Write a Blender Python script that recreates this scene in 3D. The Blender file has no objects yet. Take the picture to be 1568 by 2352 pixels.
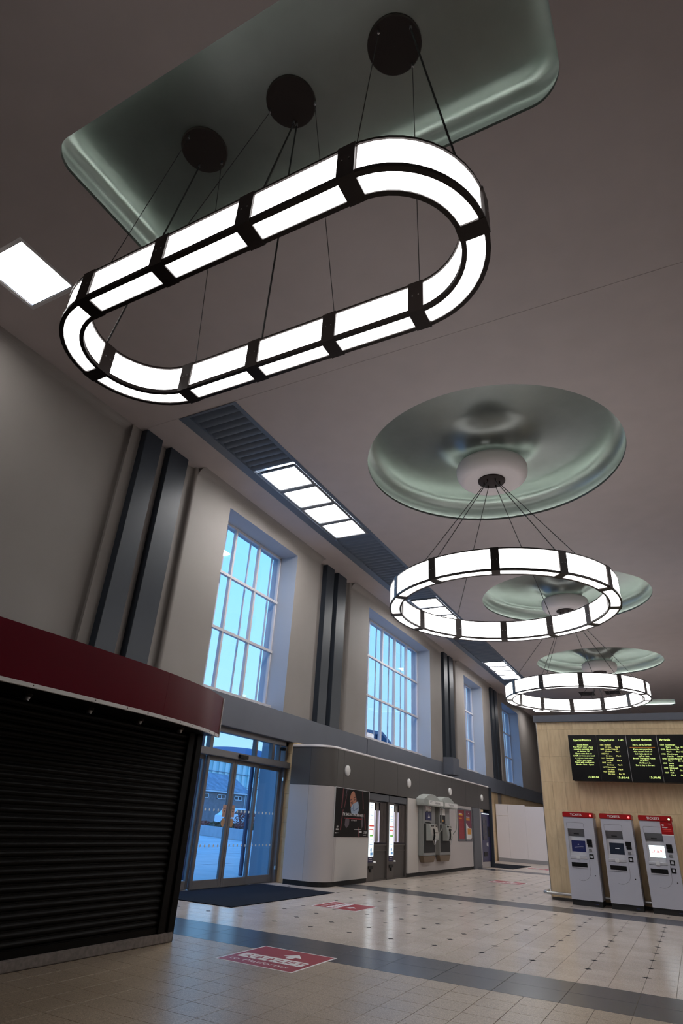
import bpy, bmesh, math, random
from mathutils import Vector, Matrix
C = bpy.context.scene.collection
SC = bpy.context.scene
random.seed(7)

# ------------------------------------------------------------------ camera
FPX = 1365.57
YAW, PITCH, ROLL = 0.509182, 0.4774648, -0.0609493
CAMH = 1.45
def _rot():
    a, b, c = YAW, PITCH, ROLL
    return (Matrix.Rotation(a, 3, 'Z') @ Matrix.Rotation(b, 3, 'X') @ Matrix.Rotation(c, 3, 'Y'))
_R = _rot()
_right, _fwd, _up = _R.col[0].copy(), _R.col[1].copy(), _R.col[2].copy()
cd = bpy.data.cameras.new('camera')
cd.sensor_fit = 'VERTICAL'; cd.sensor_height = 36.0
cd.lens = 36.0 * FPX / 2352.0
cd.clip_start = 0.05; cd.clip_end = 600
cam = bpy.data.objects.new('camera', cd); C.objects.link(cam)
_m = Matrix((( _right.x, _up.x, -_fwd.x, 0), (_right.y, _up.y, -_fwd.y, 0), (_right.z, _up.z, -_fwd.z, CAMH), (0, 0, 0, 1)))
cam.matrix_world = _m
SC.camera = cam

# ------------------------------------------------------------------ world, exposure
SC.view_settings.view_transform = 'Standard'
SC.view_settings.look = 'None'
SC.view_settings.gamma = 1.0
SC.view_settings.use_curve_mapping = False
SC.view_settings.exposure = 0.31
w = bpy.data.worlds.new('sky'); SC.world = w; w.use_nodes = True
nt = w.node_tree; nt.nodes.clear()
_o = nt.nodes.new('ShaderNodeOutputWorld'); _b = nt.nodes.new('ShaderNodeBackground')
_t = nt.nodes.new('ShaderNodeTexCoord'); _s = nt.nodes.new('ShaderNodeSeparateXYZ'); _r = nt.nodes.new('ShaderNodeValToRGB')
nt.links.new(_t.outputs['Generated'], _s.inputs[0]); nt.links.new(_s.outputs['Z'], _r.inputs[0])
nt.links.new(_r.outputs[0], _b.inputs[0]); nt.links.new(_b.outputs[0], _o.inputs[0])
cr = _r.color_ramp
cr.elements[0].position = 0.0; cr.elements[0].color = (.50, .76, 1.05, 1)
cr.elements[1].position = 1.0; cr.elements[1].color = (.10, .60, 2.0, 1)
e = cr.elements.new(.18); e.color = (.39, .80, 1.25, 1)
e = cr.elements.new(.42); e.color = (.28, .76, 1.7, 1)
_b.inputs[1].default_value = 1.0
E_RING, E_STAD, E_PANEL, E_COVE = 3.3, 2.6, 19.0, 95.0     # lamp strengths: ring pendants, stadium pendant, ceiling panels, hidden cove strips

# ------------------------------------------------------------------ materials
MATS = {}
def mat(name, col, rough=.6, metal=0., spec=.5, noise=0., nscale=8., stretch=(1, 1, 1), bump=0., bscale=60., emit=0., ecol=None, coat=0.):
    m = bpy.data.materials.new(name); m.use_nodes = True
    t = m.node_tree; b = t.nodes['Principled BSDF']
    b.inputs['Base Color'].default_value = (*col, 1); b.inputs['Roughness'].default_value = rough
    b.inputs['Metallic'].default_value = metal; b.inputs['Specular IOR Level'].default_value = spec
    b.inputs['Coat Weight'].default_value = coat
    if emit:
        b.inputs['Emission Color'].default_value = (*(ecol or col), 1); b.inputs['Emission Strength'].default_value = emit
    if noise or bump:
        tc = t.nodes.new('ShaderNodeTexCoord'); mp = t.nodes.new('ShaderNodeMapping'); mp.inputs['Scale'].default_value = stretch
        t.links.new(tc.outputs['Object'], mp.inputs[0])
    if noise:
        n = t.nodes.new('ShaderNodeTexNoise'); n.inputs['Scale'].default_value = nscale; n.inputs['Detail'].default_value = 5
        r = t.nodes.new('ShaderNodeValToRGB')
        lo = [max(0, c * (1 - noise)) for c in col]; hi = [min(1, c * (1 + noise)) for c in col]
        r.color_ramp.elements[0].position = .3; r.color_ramp.elements[1].position = .7
        r.color_ramp.elements[0].color = (*lo, 1); r.color_ramp.elements[1].color = (*hi, 1)
        t.links.new(mp.outputs[0], n.inputs['Vector']); t.links.new(n.outputs['Fac'], r.inputs[0]); t.links.new(r.outputs[0], b.inputs['Base Color'])
    if bump:
        n2 = t.nodes.new('ShaderNodeTexNoise'); n2.inputs['Scale'].default_value = bscale; n2.inputs['Detail'].default_value = 4
        bp = t.nodes.new('ShaderNodeBump'); bp.inputs['Strength'].default_value = bump; bp.inputs['Distance'].default_value = .01
        t.links.new(mp.outputs[0], n2.inputs['Vector']); t.links.new(n2.outputs['Fac'], bp.inputs['Height']); t.links.new(bp.outputs[0], b.inputs['Normal'])
    MATS[name] = m
    return m
def hexc(r, g, b):
    f = lambda v: ((v / 255 + .055) / 1.055) ** 2.4 if v > 10 else v / 255 / 12.92
    return (f(r), f(g), f(b))
PLASTER = mat('warm_white_plaster', (.44, .385, .372), .7, noise=.03, nscale=2, bump=.03, bscale=25)
WALLP = mat('cream_wall_paint', (.255, .228, .214), .65, noise=.03, nscale=1.5, bump=.03, bscale=30)
SAGE = mat('sage_satin_paint', (.175, .187, .176), .30, metal=.72, noise=.05, nscale=3, bump=.02, bscale=9)
BOSS = mat('boss_paint', (.48, .435, .43), .6)
SLATE = mat('slate_grey_paint', (.027, .034, .046), .42, spec=.35, noise=.05, nscale=4)
BAND = mat('slate_band_paint', (.105, .115, .145), .5, noise=.04, nscale=2)
PFRAME = mat('grey_panel_frame', (.20, .20, .21), .35, metal=.4)
TROUGH = mat('dark_blue_grey_metal', (.10, .125, .165), .45)
BRONZE = mat('dark_bronze_metal', (.022, .015, .013), .38, metal=.3)
CANOPY = mat('brown_canopy_metal', (.014, .007, .006), .6, spec=.2)
STEEL = mat('brushed_steel', (.55, .55, .56), .28, metal=1.)
CABLE = mat('black_cable', (.010, .009, .009), .6)
RINGLIT = mat('lit_opal_acrylic', (.9, .9, .92), .5, emit=E_RING, ecol=(1, .97, .955))
STADLIT = mat('lit_opal_acrylic_large', (.9, .9, .92), .5, emit=E_STAD, ecol=(1, .97, .96))
COVELIT = mat('cove_lamp_strip', (.8, .9, .85), .5, emit=E_COVE, ecol=(.92, 1, .94))
PANELLIT = mat('lit_panel_acrylic', (.9, .9, .9), .5, emit=E_PANEL, ecol=(1, .98, .96))
WHITEM = mat('white_metal', (.62, .62, .63), .4)
REVEAL = mat('window_reveal_paint', (.36, .38, .42), .6)
FRAMEW = mat('window_frame_paint', (.55, .53, .55), .5)
ALU = mat('grey_door_aluminium', (.16, .155, .165), .45, metal=.25)
DKGREY = mat('dark_grey_panel', (.075, .068, .064), .5)
LTGREY = mat('pale_grey_panel', (.47, .435, .43), .45)
LTGREY2 = mat('white_grey_panel', (.58, .55, .53), .45)
BLACK = mat('black_plinth', (.008, .008, .008), .6)
BLACKG = mat('black_gloss', (.006, .006, .007), .35, spec=.25)
MAROON = mat('maroon_gloss_panel', hexc(92, 0, 22), .34, spec=.12, noise=.05, nscale=2)
WHITE = mat('white_print', (.75, .74, .73), .5)
SHUT = mat('black_shutter_paint', (.0045, .0036, .003), .5, spec=.12)
STONEB = mat('grey_plinth_stone', (.22, .19, .175), .6, noise=.25, nscale=20, bump=.2, bscale=40)
RED = mat('red_print', hexc(150, 14, 34), .4)
REDH = mat('red_header', hexc(165, 4, 14), .35)
TVM = mat('tvm_grey_paint', hexc(184, 184, 194), .4)
TVMD = mat('tvm_recess_grey', (.17, .17, .18), .5)
SILVER = mat('silver_panel', hexc(190, 190, 196), .35)
NAVY = mat('navy_entrance_mat', (.010, .0125, .020), .95, spec=.1, noise=.3, nscale=200, bump=.3, bscale=150)
SCRB = mat('blue_screen', hexc(22, 26, 60), .3, spec=.2, emit=.22, ecol=hexc(32, 38, 84))
SCRD = mat('slate_screen', hexc(18, 24, 34), .3, spec=.2, emit=.22, ecol=hexc(28, 36, 52))
SCRW = mat('white_screen', (.8, .9, .95), .3, emit=1.3, ecol=(.78, .95, 1.))
LEDT = mat('led_text_green', (.5, .7, .1), .5, emit=1.3, ecol=(.66, .80, .26))
LEDY = mat('led_text_yellow', (.6, .65, .1), .5, emit=1.1, ecol=(.70, .72, .22))
LEDO = mat('led_text_orange', (.5, .2, .02), .5, emit=.6, ecol=(.55, .22, .02))
LEDR = mat('red_led', (1, .1, .1), .4, emit=3, ecol=(1, .10, .10))
LEDG = mat('green_led', (.6, 1, .6), .4, emit=2, ecol=(.40, 1, .5))
BOOTHG = mat('booth_grey_brown', (.095, .083, .076), .45)
BOOTHH = mat('booth_header_slate', (.10, .105, .12), .45)
CURT = mat('grey_curtain', (.14, .12, .115), .85, noise=.15, nscale=6, stretch=(1, 12, 1))
CURTL = mat('pale_curtain', (.50, .47, .42), .8)
LIGHTBOX = mat('lit_lightbox', (.8, .88, .9), .4, emit=1.0, ecol=(.82, .93, .97))
BACKLIT = mat('lilac_backlight', (.7, .66, .78), .5, emit=.75, ecol=(.62, .58, .74))
PINKR = mat('lightbox_red_print', hexc(226, 84, 74), .5, emit=.35, ecol=hexc(226, 84, 74))
GREENP = mat('lightbox_green_print', hexc(120, 200, 90), .5, emit=.35, ecol=hexc(120, 200, 90))
BLUEP = mat('lightbox_blue_print', hexc(110, 160, 210), .5, emit=.35, ecol=hexc(110, 160, 210))
PHONEG = mat('telephone_grey', (.24, .245, .24), .4)
PHONEL = mat('telephone_pale_grey', (.40, .42, .40), .35)
CREAM = mat('keypad_cream', (.50, .48, .44), .4)
BROWNB = mat('brown_base', (.17, .125, .085), .6)
NAVYP = mat('navy_print', hexc(34, 38, 84), .45)
DBLUE = mat('dark_blue_machine', hexc(36, 34, 82), .35)
ORANGE = mat('orange_print', hexc(208, 140, 40), .5)
YELLOW = mat('yellow_print', hexc(226, 190, 60), .5)
PLUM = mat('plum_print', hexc(112, 24, 58), .45)
CRIM = mat('crimson_print', hexc(140, 18, 32), .45)
SKIN = mat('skin_print', hexc(178, 118, 92), .6)
SKIND = mat('skin_shade_print', hexc(92, 52, 44), .6)
MASKB = mat('mask_blue_print', hexc(150, 168, 190), .6)
MASKD = mat('mask_shade_print', hexc(84, 102, 138), .6)
POSTERB = mat('poster_black', (.008, .0065, .007), .6, spec=.15)
POSTERR = mat('poster_dark_red', hexc(96, 26, 36), .45)
POSTERG = mat('poster_dim_grey', hexc(86, 76, 84), .5)
PAPER = mat('peach_paper', hexc(186, 150, 136), .7)
STICK = mat('ochre_sticker', hexc(176, 142, 112), .7)
HOARD = mat('white_hoarding', (.66, .64, .69), .5)
HOARDB = mat('hoarding_base', (.26, .26, .29), .5)
# stone with vertical grain
def stone_mat(name, a, b_, sc):
    m = mat(name, a, .42)
    t = m.node_tree; bs = t.nodes['Principled BSDF']
    tc = t.nodes.new('ShaderNodeTexCoord'); mp = t.nodes.new('ShaderNodeMapping'); mp.inputs['Scale'].default_value = sc
    oi = t.nodes.new('ShaderNodeObjectInfo'); va = t.nodes.new('ShaderNodeVectorMath'); va.operation = 'MULTIPLY_ADD'
    va.inputs[1].default_value = (1, 1, 1)
    t.links.new(tc.outputs['Object'], va.inputs[0])
    vm = t.nodes.new('ShaderNodeVectorMath'); vm.operation = 'SCALE'; vm.inputs['Scale'].default_value = 30
    cx = t.nodes.new('ShaderNodeCombineXYZ')
    for k in range(3): t.links.new(oi.outputs['Random'], cx.inputs[k])
    t.links.new(cx.outputs[0], vm.inputs[0]); t.links.new(vm.outputs[0], va.inputs[2]); t.links.new(va.outputs[0], mp.inputs[0])
    n = t.nodes.new('ShaderNodeTexNoise'); n.inputs['Scale'].default_value = 3; n.inputs['Detail'].default_value = 8; n.inputs['Distortion'].default_value = .4
    r = t.nodes.new('ShaderNodeValToRGB'); r.color_ramp.elements[0].position = .32; r.color_ramp.elements[1].position = .62
    r.color_ramp.elements[0].color = (*b_, 1); r.color_ramp.elements[1].color = (*a, 1)
    t.links.new(mp.outputs[0], n.inputs['Vector']); t.links.new(n.outputs['Fac'], r.inputs[0]); t.links.new(r.outputs[0], bs.inputs['Base Color'])
    return m
TRAV = stone_mat('travertine_slab', (.74, .57, .35), (.62, .455, .265), (5, 5, .8))
# speckled terrazzo
def terrazzo(name, a, b_, c_, rough, sp=150.):
    m = mat(name, a, rough); t = m.node_tree; bs = t.nodes['Principled BSDF']
    tc = t.nodes.new('ShaderNodeTexCoord'); oi = t.nodes.new('ShaderNodeObjectInfo')
    geo = t.nodes.new('ShaderNodeNewGeometry')
    v = t.nodes.new('ShaderNodeTexVoronoi'); v.inputs['Scale'].default_value = sp
    r = t.nodes.new('ShaderNodeValToRGB'); r.color_ramp.interpolation = 'CONSTANT'
    r.color_ramp.elements[0].color = (*a, 1); r.color_ramp.elements[1].position = .62; r.color_ramp.elements[1].color = (*b_, 1)
    e = r.color_ramp.elements.new(.82); e.color = (*c_, 1)
    s = t.nodes.new('ShaderNodeSeparateColor')
    t.links.new(geo.outputs['Position'], v.inputs['Vector']); t.links.new(v.outputs['Color'], s.inputs[0]); t.links.new(s.outputs[0], r.inputs[0])
    n = t.nodes.new('ShaderNodeTexNoise'); n.inputs['Scale'].default_value = 1.1; n.inputs['Detail'].default_value = 6
    t.links.new(geo.outputs['Position'], n.inputs['Vector'])
    hv = t.nodes.new('ShaderNodeHueSaturation')
    ma = t.nodes.new('ShaderNodeMapRange'); ma.inputs[1].default_value = .3; ma.inputs[2].default_value = .7; ma.inputs[3].default_value = .94; ma.inputs[4].default_value = 1.06
    t.links.new(n.outputs['Fac'], ma.inputs[0])
    mr = t.nodes.new('ShaderNodeMapRange'); mr.inputs[3].default_value = .96; mr.inputs[4].default_value = 1.04
    t.links.new(oi.outputs['Random'], mr.inputs[0])
    mm = t.nodes.new('ShaderNodeMath'); mm.operation = 'MULTIPLY'
    t.links.new(ma.outputs[0], mm.inputs[0]); t.links.new(mr.outputs[0], mm.inputs[1])
    t.links.new(mm.outputs[0], hv.inputs['Value']); t.links.new(r.outputs[0], hv.inputs['Color']); t.links.new(hv.outputs[0], bs.inputs['Base Color'])
    mr2 = t.nodes.new('ShaderNodeMapRange'); mr2.inputs[1].default_value = .3; mr2.inputs[2].default_value = .7; mr2.inputs[3].default_value = rough * .92; mr2.inputs[4].default_value = rough * 1.1
    t.links.new(n.outputs['Fac'], mr2.inputs[0]); t.links.new(mr2.outputs[0], bs.inputs['Roughness'])
    return m
TER_F = terrazzo('brown_terrazzo', (.36, .285, .205), (.24, .185, .13), (.48, .39, .30), .32)
TER_M = terrazzo('pale_terrazzo', (.56, .48, .42), (.46, .39, .34), (.64, .56, .50), .2)
TER_D = mat('slate_terrazzo', (.058, .059, .069), .27, noise=.05, nscale=2)
GROUT = mat('dark_grout', (.10, .085, .07), .8)
INSET = mat('black_inset', (.010, .009, .010), .8, spec=.1)
PAVE = mat('plaza_paving', (.42, .45, .42), .55, noise=.12, nscale=1.2)
EXTW = mat('grey_brick_far', (.20, .19, .20), .8, noise=.2, nscale=2)
EXTR = mat('far_roof_slate', (.20, .25, .28), .75, noise=.3, nscale=1.5)
EXTG = mat('far_curtain_glass', (.35, .58, .60), .3)
EXTG2 = mat('far_panel_pale', (.60, .70, .66), .5)
EXTB = mat('steel_blue_post', (.035, .065, .14), .45)
EXTWALL = mat('porch_wall', (.26, .32, .38), .5)
CONC = mat('planter_concrete', (.36, .42, .46), .7, noise=.08, nscale=2)
LEAFR = mat('red_leaf', (.28, .075, .065), .8)
LEAFG = mat('green_leaf', (.07, .10, .06), .8)
HILLM = mat('hill_blue', (.10, .13, .20), .9)
CARW = mat('van_white', (.75, .78, .8), .3)
CARG = mat('van_glass', (.02, .03, .05), .15)
# clear glass: lets daylight through, reflects at grazing angles
def glass(name, tint, refl=.09):
    m = bpy.data.materials.new(name); m.use_nodes = True; t = m.node_tree; t.nodes.clear()
    o = t.nodes.new('ShaderNodeOutputMaterial'); mx = t.nodes.new('ShaderNodeMixShader'); tr = t.nodes.new('ShaderNodeBsdfTransparent'); gl = t.nodes.new('ShaderNodeBsdfGlossy')
    fw = t.nodes.new('ShaderNodeLayerWeight'); fw.inputs[0].default_value = .5
    pw = t.nodes.new('ShaderNodeMath'); pw.operation = 'POWER'; pw.inputs[1].default_value = 5
    lw = t.nodes.new('ShaderNodeMath'); lw.operation = 'MULTIPLY_ADD'; lw.inputs[1].default_value = .85; lw.inputs[2].default_value = .04
    t.links.new(fw.outputs['Facing'], pw.inputs[0]); t.links.new(pw.outputs[0], lw.inputs[0])
    tr.inputs[0].default_value = (*tint, 1); gl.inputs['Roughness'].default_value = .02
    t.links.new(lw.outputs[0], mx.inputs[0]); t.links.new(tr.outputs[0], mx.inputs[1]); t.links.new(gl.outputs[0], mx.inputs[2]); t.links.new(mx.outputs[0], o.inputs[0])
    return m
DOTS = mat('frosted_dot_film', (.74, .80, .86), .6)
GLASS = glass('clear_glass', (.985, .992, .995))
GLASSB = glass('door_glass', (.90, .96, .98))

# ------------------------------------------------------------------ builders
class MB:
    def __init__(s): s.v = []; s.f = []
    def quad(s, a, b, c, d): n = len(s.v); s.v += [a, b, c, d]; s.f.append((n, n + 1, n + 2, n + 3)); return s
    def poly(s, pts): n = len(s.v); s.v += list(pts); s.f.append(tuple(range(n, n + len(pts)))); return s
    def box(s, x0, x1, y0, y1, z0, z1):
        x0, x1 = sorted((x0, x1)); y0, y1 = sorted((y0, y1)); z0, z1 = sorted((z0, z1))
        n = len(s.v)
        s.v += [(x0, y0, z0), (x1, y0, z0), (x1, y1, z0), (x0, y1, z0), (x0, y0, z1), (x1, y0, z1), (x1, y1, z1), (x0, y1, z1)]
        s.f += [(n, n+3, n+2, n+1), (n+4, n+5, n+6, n+7), (n, n+1, n+5, n+4), (n+1, n+2, n+6, n+5), (n+2, n+3, n+7, n+6), (n+3, n, n+4, n+7)]
        return s
    def obox(s, c, t, nrm, ht, hn, z0, z1):       # box with a horizontal axis t, half sizes ht (along t) and hn (along nrm)
        n = len(s.v)
        for z in (z0, z1):
            for a, b in ((-1, -1), (1, -1), (1, 1), (-1, 1)):
                s.v.append((c[0] + t[0]*a*ht + nrm[0]*b*hn, c[1] + t[1]*a*ht + nrm[1]*b*hn, z))
        s.f += [(n, n+3, n+2, n+1), (n+4, n+5, n+6, n+7), (n, n+1, n+5, n+4), (n+1, n+2, n+6, n+5), (n+2, n+3, n+7, n+6), (n+3, n, n+4, n+7)]
        return s
    def tube(s, p0, p1, r, n=8, r1=None):
        p0, p1 = Vector(p0), Vector(p1); d = (p1 - p0).normalized(); r1 = r if r1 is None else r1
        a = d.orthogonal().normalized(); b = d.cross(a); k = len(s.v)
        for p, rr in ((p0, r), (p1, r1)):
            for i in range(n):
                an = 2*math.pi*i/n; s.v.append(tuple(p + a*math.cos(an)*rr + b*math.sin(an)*rr))
        for i in range(n): s.f.append((k+i, k+(i+1) % n, k+n+(i+1) % n, k+n+i))
        s.f.append(tuple(k+i for i in reversed(range(n)))); s.f.append(tuple(k+n+i for i in range(n)))
        return s
    def path(s, pts, r, n=8):
        for a, b in zip(pts, pts[1:]): s.tube(a, b, r, n)
        return s
    def lathe(s, prof, c, n=48, cap0=False, cap1=False):   # prof: (r, z) world z; c: (x, y)
        k = len(s.v); m = len(prof)
        for i in range(n):
            an = 2*math.pi*i/n
            for r, z in prof: s.v.append((c[0] + r*math.cos(an), c[1] + r*math.sin(an), z))
        for i in range(n):
            j = (i+1) % n
            for q in range(m-1): s.f.append((k+i*m+q, k+j*m+q, k+j*m+q+1, k+i*m+q+1))
        if cap0: s.f.append(tuple(k+i*m for i in range(n)))
        if cap1: s.f.append(tuple(k+i*m+m-1 for i in reversed(range(n))))
        return s
    def prism(s, pts, off):      # polygon pts (3d), extruded by vector off
        n = len(s.v); m = len(pts); o = Vector(off)
        s.v += [tuple(p) for p in pts] + [tuple(Vector(p) + o) for p in pts]
        s.f.append(tuple(range(n, n+m))); s.f.append(tuple(reversed(range(n+m, n+2*m))))
        for i in range(m): j = (i+1) % m; s.f.append((n+j, n+i, n+m+i, n+m+j))
        return s
    def sweep(s, st, sec, closed):   # st: [(x, y, nx, ny)], sec: [(offset, z)] polygon
        k = len(s.v); m = len(sec); n = len(st)
        for x, y, nx, ny in st:
            for o, z in sec: s.v.append((x + nx*o, y + ny*o, z))
        for i in range(n if closed else n-1):
            j = (i+1) % n
            for q in range(m): p = (q+1) % m; s.f.append((k+i*m+q, k+j*m+q, k+j*m+p, k+i*m+p))
        if not closed:
            s.f.append(tuple(k+q for q in reversed(range(m)))); s.f.append(tuple(k+(n-1)*m+q for q in range(m)))
        return s
    def text(s, body, size, o, ux, uy, align='LEFT', wx=1., lift=0., bold=0.):
        v, f = glyphs(body, align, bold); o, ux, uy = Vector(o), Vector(ux), Vector(uy); nn = ux.cross(uy) * lift; k = len(s.v)
        s.v += [tuple(o + ux*(x*size*wx) + uy*(y*size) + nn) for x, y in v]
        s.f += [tuple(k+i for i in q) for q in f]
        return s
    def disc(s, c, r, ux, uy, n=16, ry=None):
        c, ux, uy = Vector(c), Vector(ux), Vector(uy); ry = r if ry is None else ry
        return s.poly([tuple(c + ux*math.cos(2*math.pi*i/n)*r + uy*math.sin(2*math.pi*i/n)*ry) for i in range(n)])
    def build(s, name, m, parent=None, smooth=0., bevel=0., kind=None, origin=None):
        me = bpy.data.meshes.new(name)
        if parent is not None: org = parent_loc(parent)
        elif origin is not None: org = Vector(origin)
        else:
            xs = [p[0] for p in s.v]; ys = [p[1] for p in s.v]; zs = [p[2] for p in s.v]
            org = Vector(((min(xs)+max(xs))/2, (min(ys)+max(ys))/2, min(zs)))
        me.from_pydata([tuple(Vector(p) - org) for p in s.v], [], s.f); me.update()
        bm = bmesh.new(); bm.from_mesh(me); bmesh.ops.recalc_face_normals(bm, faces=bm.faces)
        if bevel:
            bmesh.ops.remove_doubles(bm, verts=bm.verts, dist=1e-5)
            bmesh.ops.bevel(bm, geom=[e for e in bm.edges if len(e.link_faces) == 2 and e.calc_face_angle(0) > .5], offset=bevel, segments=2, affect='EDGES', clamp_overlap=True)
        bm.to_mesh(me); bm.free()
        if m: me.materials.append(m)
        o = bpy.data.objects.new(name, me); C.objects.link(o)
        if parent is not None: o.parent = parent
        else: o.location = org
        if smooth:
            for p in me.polygons: p.use_smooth = True
            try: me.set_sharp_from_angle(angle=smooth)
            except Exception: pass
        if kind: o['kind'] = kind
        return o
def parent_loc(p):
    l = Vector((0, 0, 0))
    while p is not None: l = l + p.location; p = p.parent
    return l
_G = {}
def glyphs(body, align, bold=0.):
    k = (body, align, bold)
    if k not in _G:
        cu = bpy.data.curves.new('t', 'FONT'); cu.body = body; cu.align_x = align; cu.size = 1; cu.resolution_u = 2; cu.offset = bold
        o = bpy.data.objects.new('t', cu); C.objects.link(o)
        me = bpy.data.meshes.new_from_object(o.evaluated_get(bpy.context.evaluated_depsgraph_get()))
        _G[k] = ([(v.co.x, v.co.y) for v in me.vertices], [tuple(p.vertices) for p in me.polygons])
        bpy.data.objects.remove(o); bpy.data.curves.remove(cu); bpy.data.meshes.remove(me)
    return _G[k]
def holed(outer, holes):          # flat polygon with holes -> (verts2d, faces)
    cu = bpy.data.curves.new('h', 'CURVE'); cu.dimensions = '2D'; cu.fill_mode = 'BOTH'
    for loop in [outer] + holes:
        sp = cu.splines.new('POLY'); sp.points.add(len(loop)-1); sp.use_cyclic_u = True
        for p, q in zip(sp.points, loop): p.co = (q[0], q[1], 0, 1)
    o = bpy.data.objects.new('h', cu); C.objects.link(o)
    me = bpy.data.meshes.new_from_object(o.evaluated_get(bpy.context.evaluated_depsgraph_get()))
    r = ([(v.co.x, v.co.y) for v in me.vertices], [tuple(p.vertices) for p in me.polygons])
    bpy.data.objects.remove(o); bpy.data.curves.remove(cu); bpy.data.meshes.remove(me)
    return r
def rect(x0, x1, y0, y1): return [(x0, y0), (x1, y0), (x1, y1), (x0, y1)]
def circle(c, r, n=72): return [(c[0]+r*math.cos(2*math.pi*i/n), c[1]+r*math.sin(2*math.pi*i/n)) for i in range(n)]
def rrect(x0, x1, y0, y1, r, n=8):
    out = []
    for cx, cy, a0 in ((x1-r, y1-r, 0), (x0+r, y1-r, 90), (x0+r, y0+r, 180), (x1-r, y0+r, 270)):
        for i in range(n+1):
            a = math.radians(a0 + 90*i/n); out.append((cx+r*math.cos(a), cy+r*math.sin(a)))
    return out
def tag(o, label, cat, group=None):
    o['label'] = label; o['category'] = cat
    if group: o['group'] = group
    return o
def thing(name, label, cat, loc, group=None):
    o = bpy.data.objects.new(name, None); C.objects.link(o); o.location = loc; o.empty_display_size = .1
    return tag(o, label, cat, group)
def struct(name, m, mb, **k): return mb.build(name, m, None, kind='structure', **k)
def sempty(name, loc=(0, 0, 0)):
    o = bpy.data.objects.new(name, None); C.objects.link(o); o.location = loc; o['kind'] = 'structure'; return o
def rep(me_obj, locs, parent, name):        # further copies of a piece, sharing its mesh
    for l in locs:
        c = me_obj.copy(); C.objects.link(c); c.location = l; c.name = name
        c.parent = parent
def project(p):
    d = Vector(p) - Vector((0, 0, CAMH)); z = d.dot(_fwd)
    if z <= .1: return None
    return (784 + FPX*d.dot(_right)/z, 1176 - FPX*d.dot(_up)/z, z)
ZC = 8.913
X, Y, Z = Vector((1, 0, 0)), Vector((0, 1, 0)), Vector((0, 0, 1))
# ------------------------------------------------------------------ FLOOR
P = .3275; X0 = -.784
STRIPS = [(7.46, 8.53), (15.25, 16.25), (27.3, 28.45)]
floor = struct('floor', GROUT, MB().box(-9.6, 4.3, -4.1, 50.2, -.12, -.003), origin=(0, 0, 0))
def tile_mesh(name, sx, sy, m, parent):
    b = MB(); hx, hy, h = sx/2-.0022, sy/2-.0022, .012; c = .0012
    b.v += [(-hx, -hy, -h), (hx, -hy, -h), (hx, hy, -h), (-hx, hy, -h), (-hx, -hy, -c), (hx, -hy, -c), (hx, hy, -c), (-hx, hy, -c),
            (-hx+c, -hy+c, 0), (hx-c, -hy+c, 0), (hx-c, hy-c, 0), (-hx+c, hy-c, 0)]
    b.f += [(8, 9, 10, 11)] + [(a, (a+1) % 4, 4+(a+1) % 4, 4+a) for a in range(4)] + [(4+a, 4+(a+1) % 4, 8+(a+1) % 4, 8+a) for a in range(4)]
    return b
def tiles(rows, xs, sx, m, name, budget, holes):
    pr = tile_mesh(name, sx, rows[0][1], m, floor)
    allc = []
    for yc, sy in rows:
        for xc in xs:
            q = project((xc, yc, 0))
            vis = q and -20 < q[0] < 1590 and q[1] < 2380 and xc > -9.5 and not (xc < -6.1 and yc < 7.0) and not (xc < -8.2 and 14.3 < yc < 29.8)
            allc.append((q[2] if vis else 1e3 + abs(xc) + abs(yc), xc, yc))
    allc.sort(); near, far = allc[:budget], allc[budget:]
    first = pr.build(name, m, floor); first.location = (near[0][1], near[0][2], 0)
    rep(first, [(a, b_, 0) for _, a, b_ in near[1:]], floor, name)
    if far:
        big = MB()
        for _, a, b_ in far:
            k = len(big.v); hx, hy = sx/2-.0022, rows[0][1]/2-.0022
            big.v += [(a-hx, b_-hy, -.004), (a+hx, b_-hy, -.004), (a+hx, b_+hy, -.004), (a-hx, b_+hy, -.004), (a-hx, b_-hy, 0), (a+hx, b_-hy, 0), (a+hx, b_+hy, 0), (a-hx, b_+hy, 0)]
            big.f += [(k+4, k+5, k+6, k+7)] + [(k+i, k+(i+1) % 4, k+4+(i+1) % 4, k+4+i) for i in range(4)]
        big.build('distant_tiles', m, floor, kind='stuff')
xs = [X0 + P*(k+.5) for k in range(-27, 15)]
rowsF = [(7.46 - P*(k+.5), P) for k in range(0, 35)]
tiles(rowsF, xs, P, TER_F, 'terrazzo_tile', 200, None)
n1 = round((15.25-8.53)/P); p1 = (15.25-8.53)/n1
n2 = round((27.3-16.25)/P); p2 = (27.3-16.25)/n2
n3 = round((50-28.45)/P); p3 = (50-28.45)/n3
tiles([(8.53+p1*(k+.5), p1) for k in range(n1)], xs, P, TER_M, 'pale_terrazzo_tile', 290, None)
tiles([(16.25+p2*(k+.5), p2) for k in range(n2)], xs, P, TER_M, 'hall_terrazzo_tile', 1, None)
tiles([(28.45+p3*(k+.5), p3) for k in range(n3)], xs, P, TER_M, 'far_terrazzo_tile', 1, None)
xs2 = [X0 + 2*P*(k+.5) for k in range(-14, 8)]
for a, b_ in STRIPS:
    h = (b_-a)/2
    tiles([(a+h*.5, h), (a+h*1.5, h)], xs2, 2*P, TER_D, 'border_tile', 44 if a < 20 else 1, None)
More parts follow.
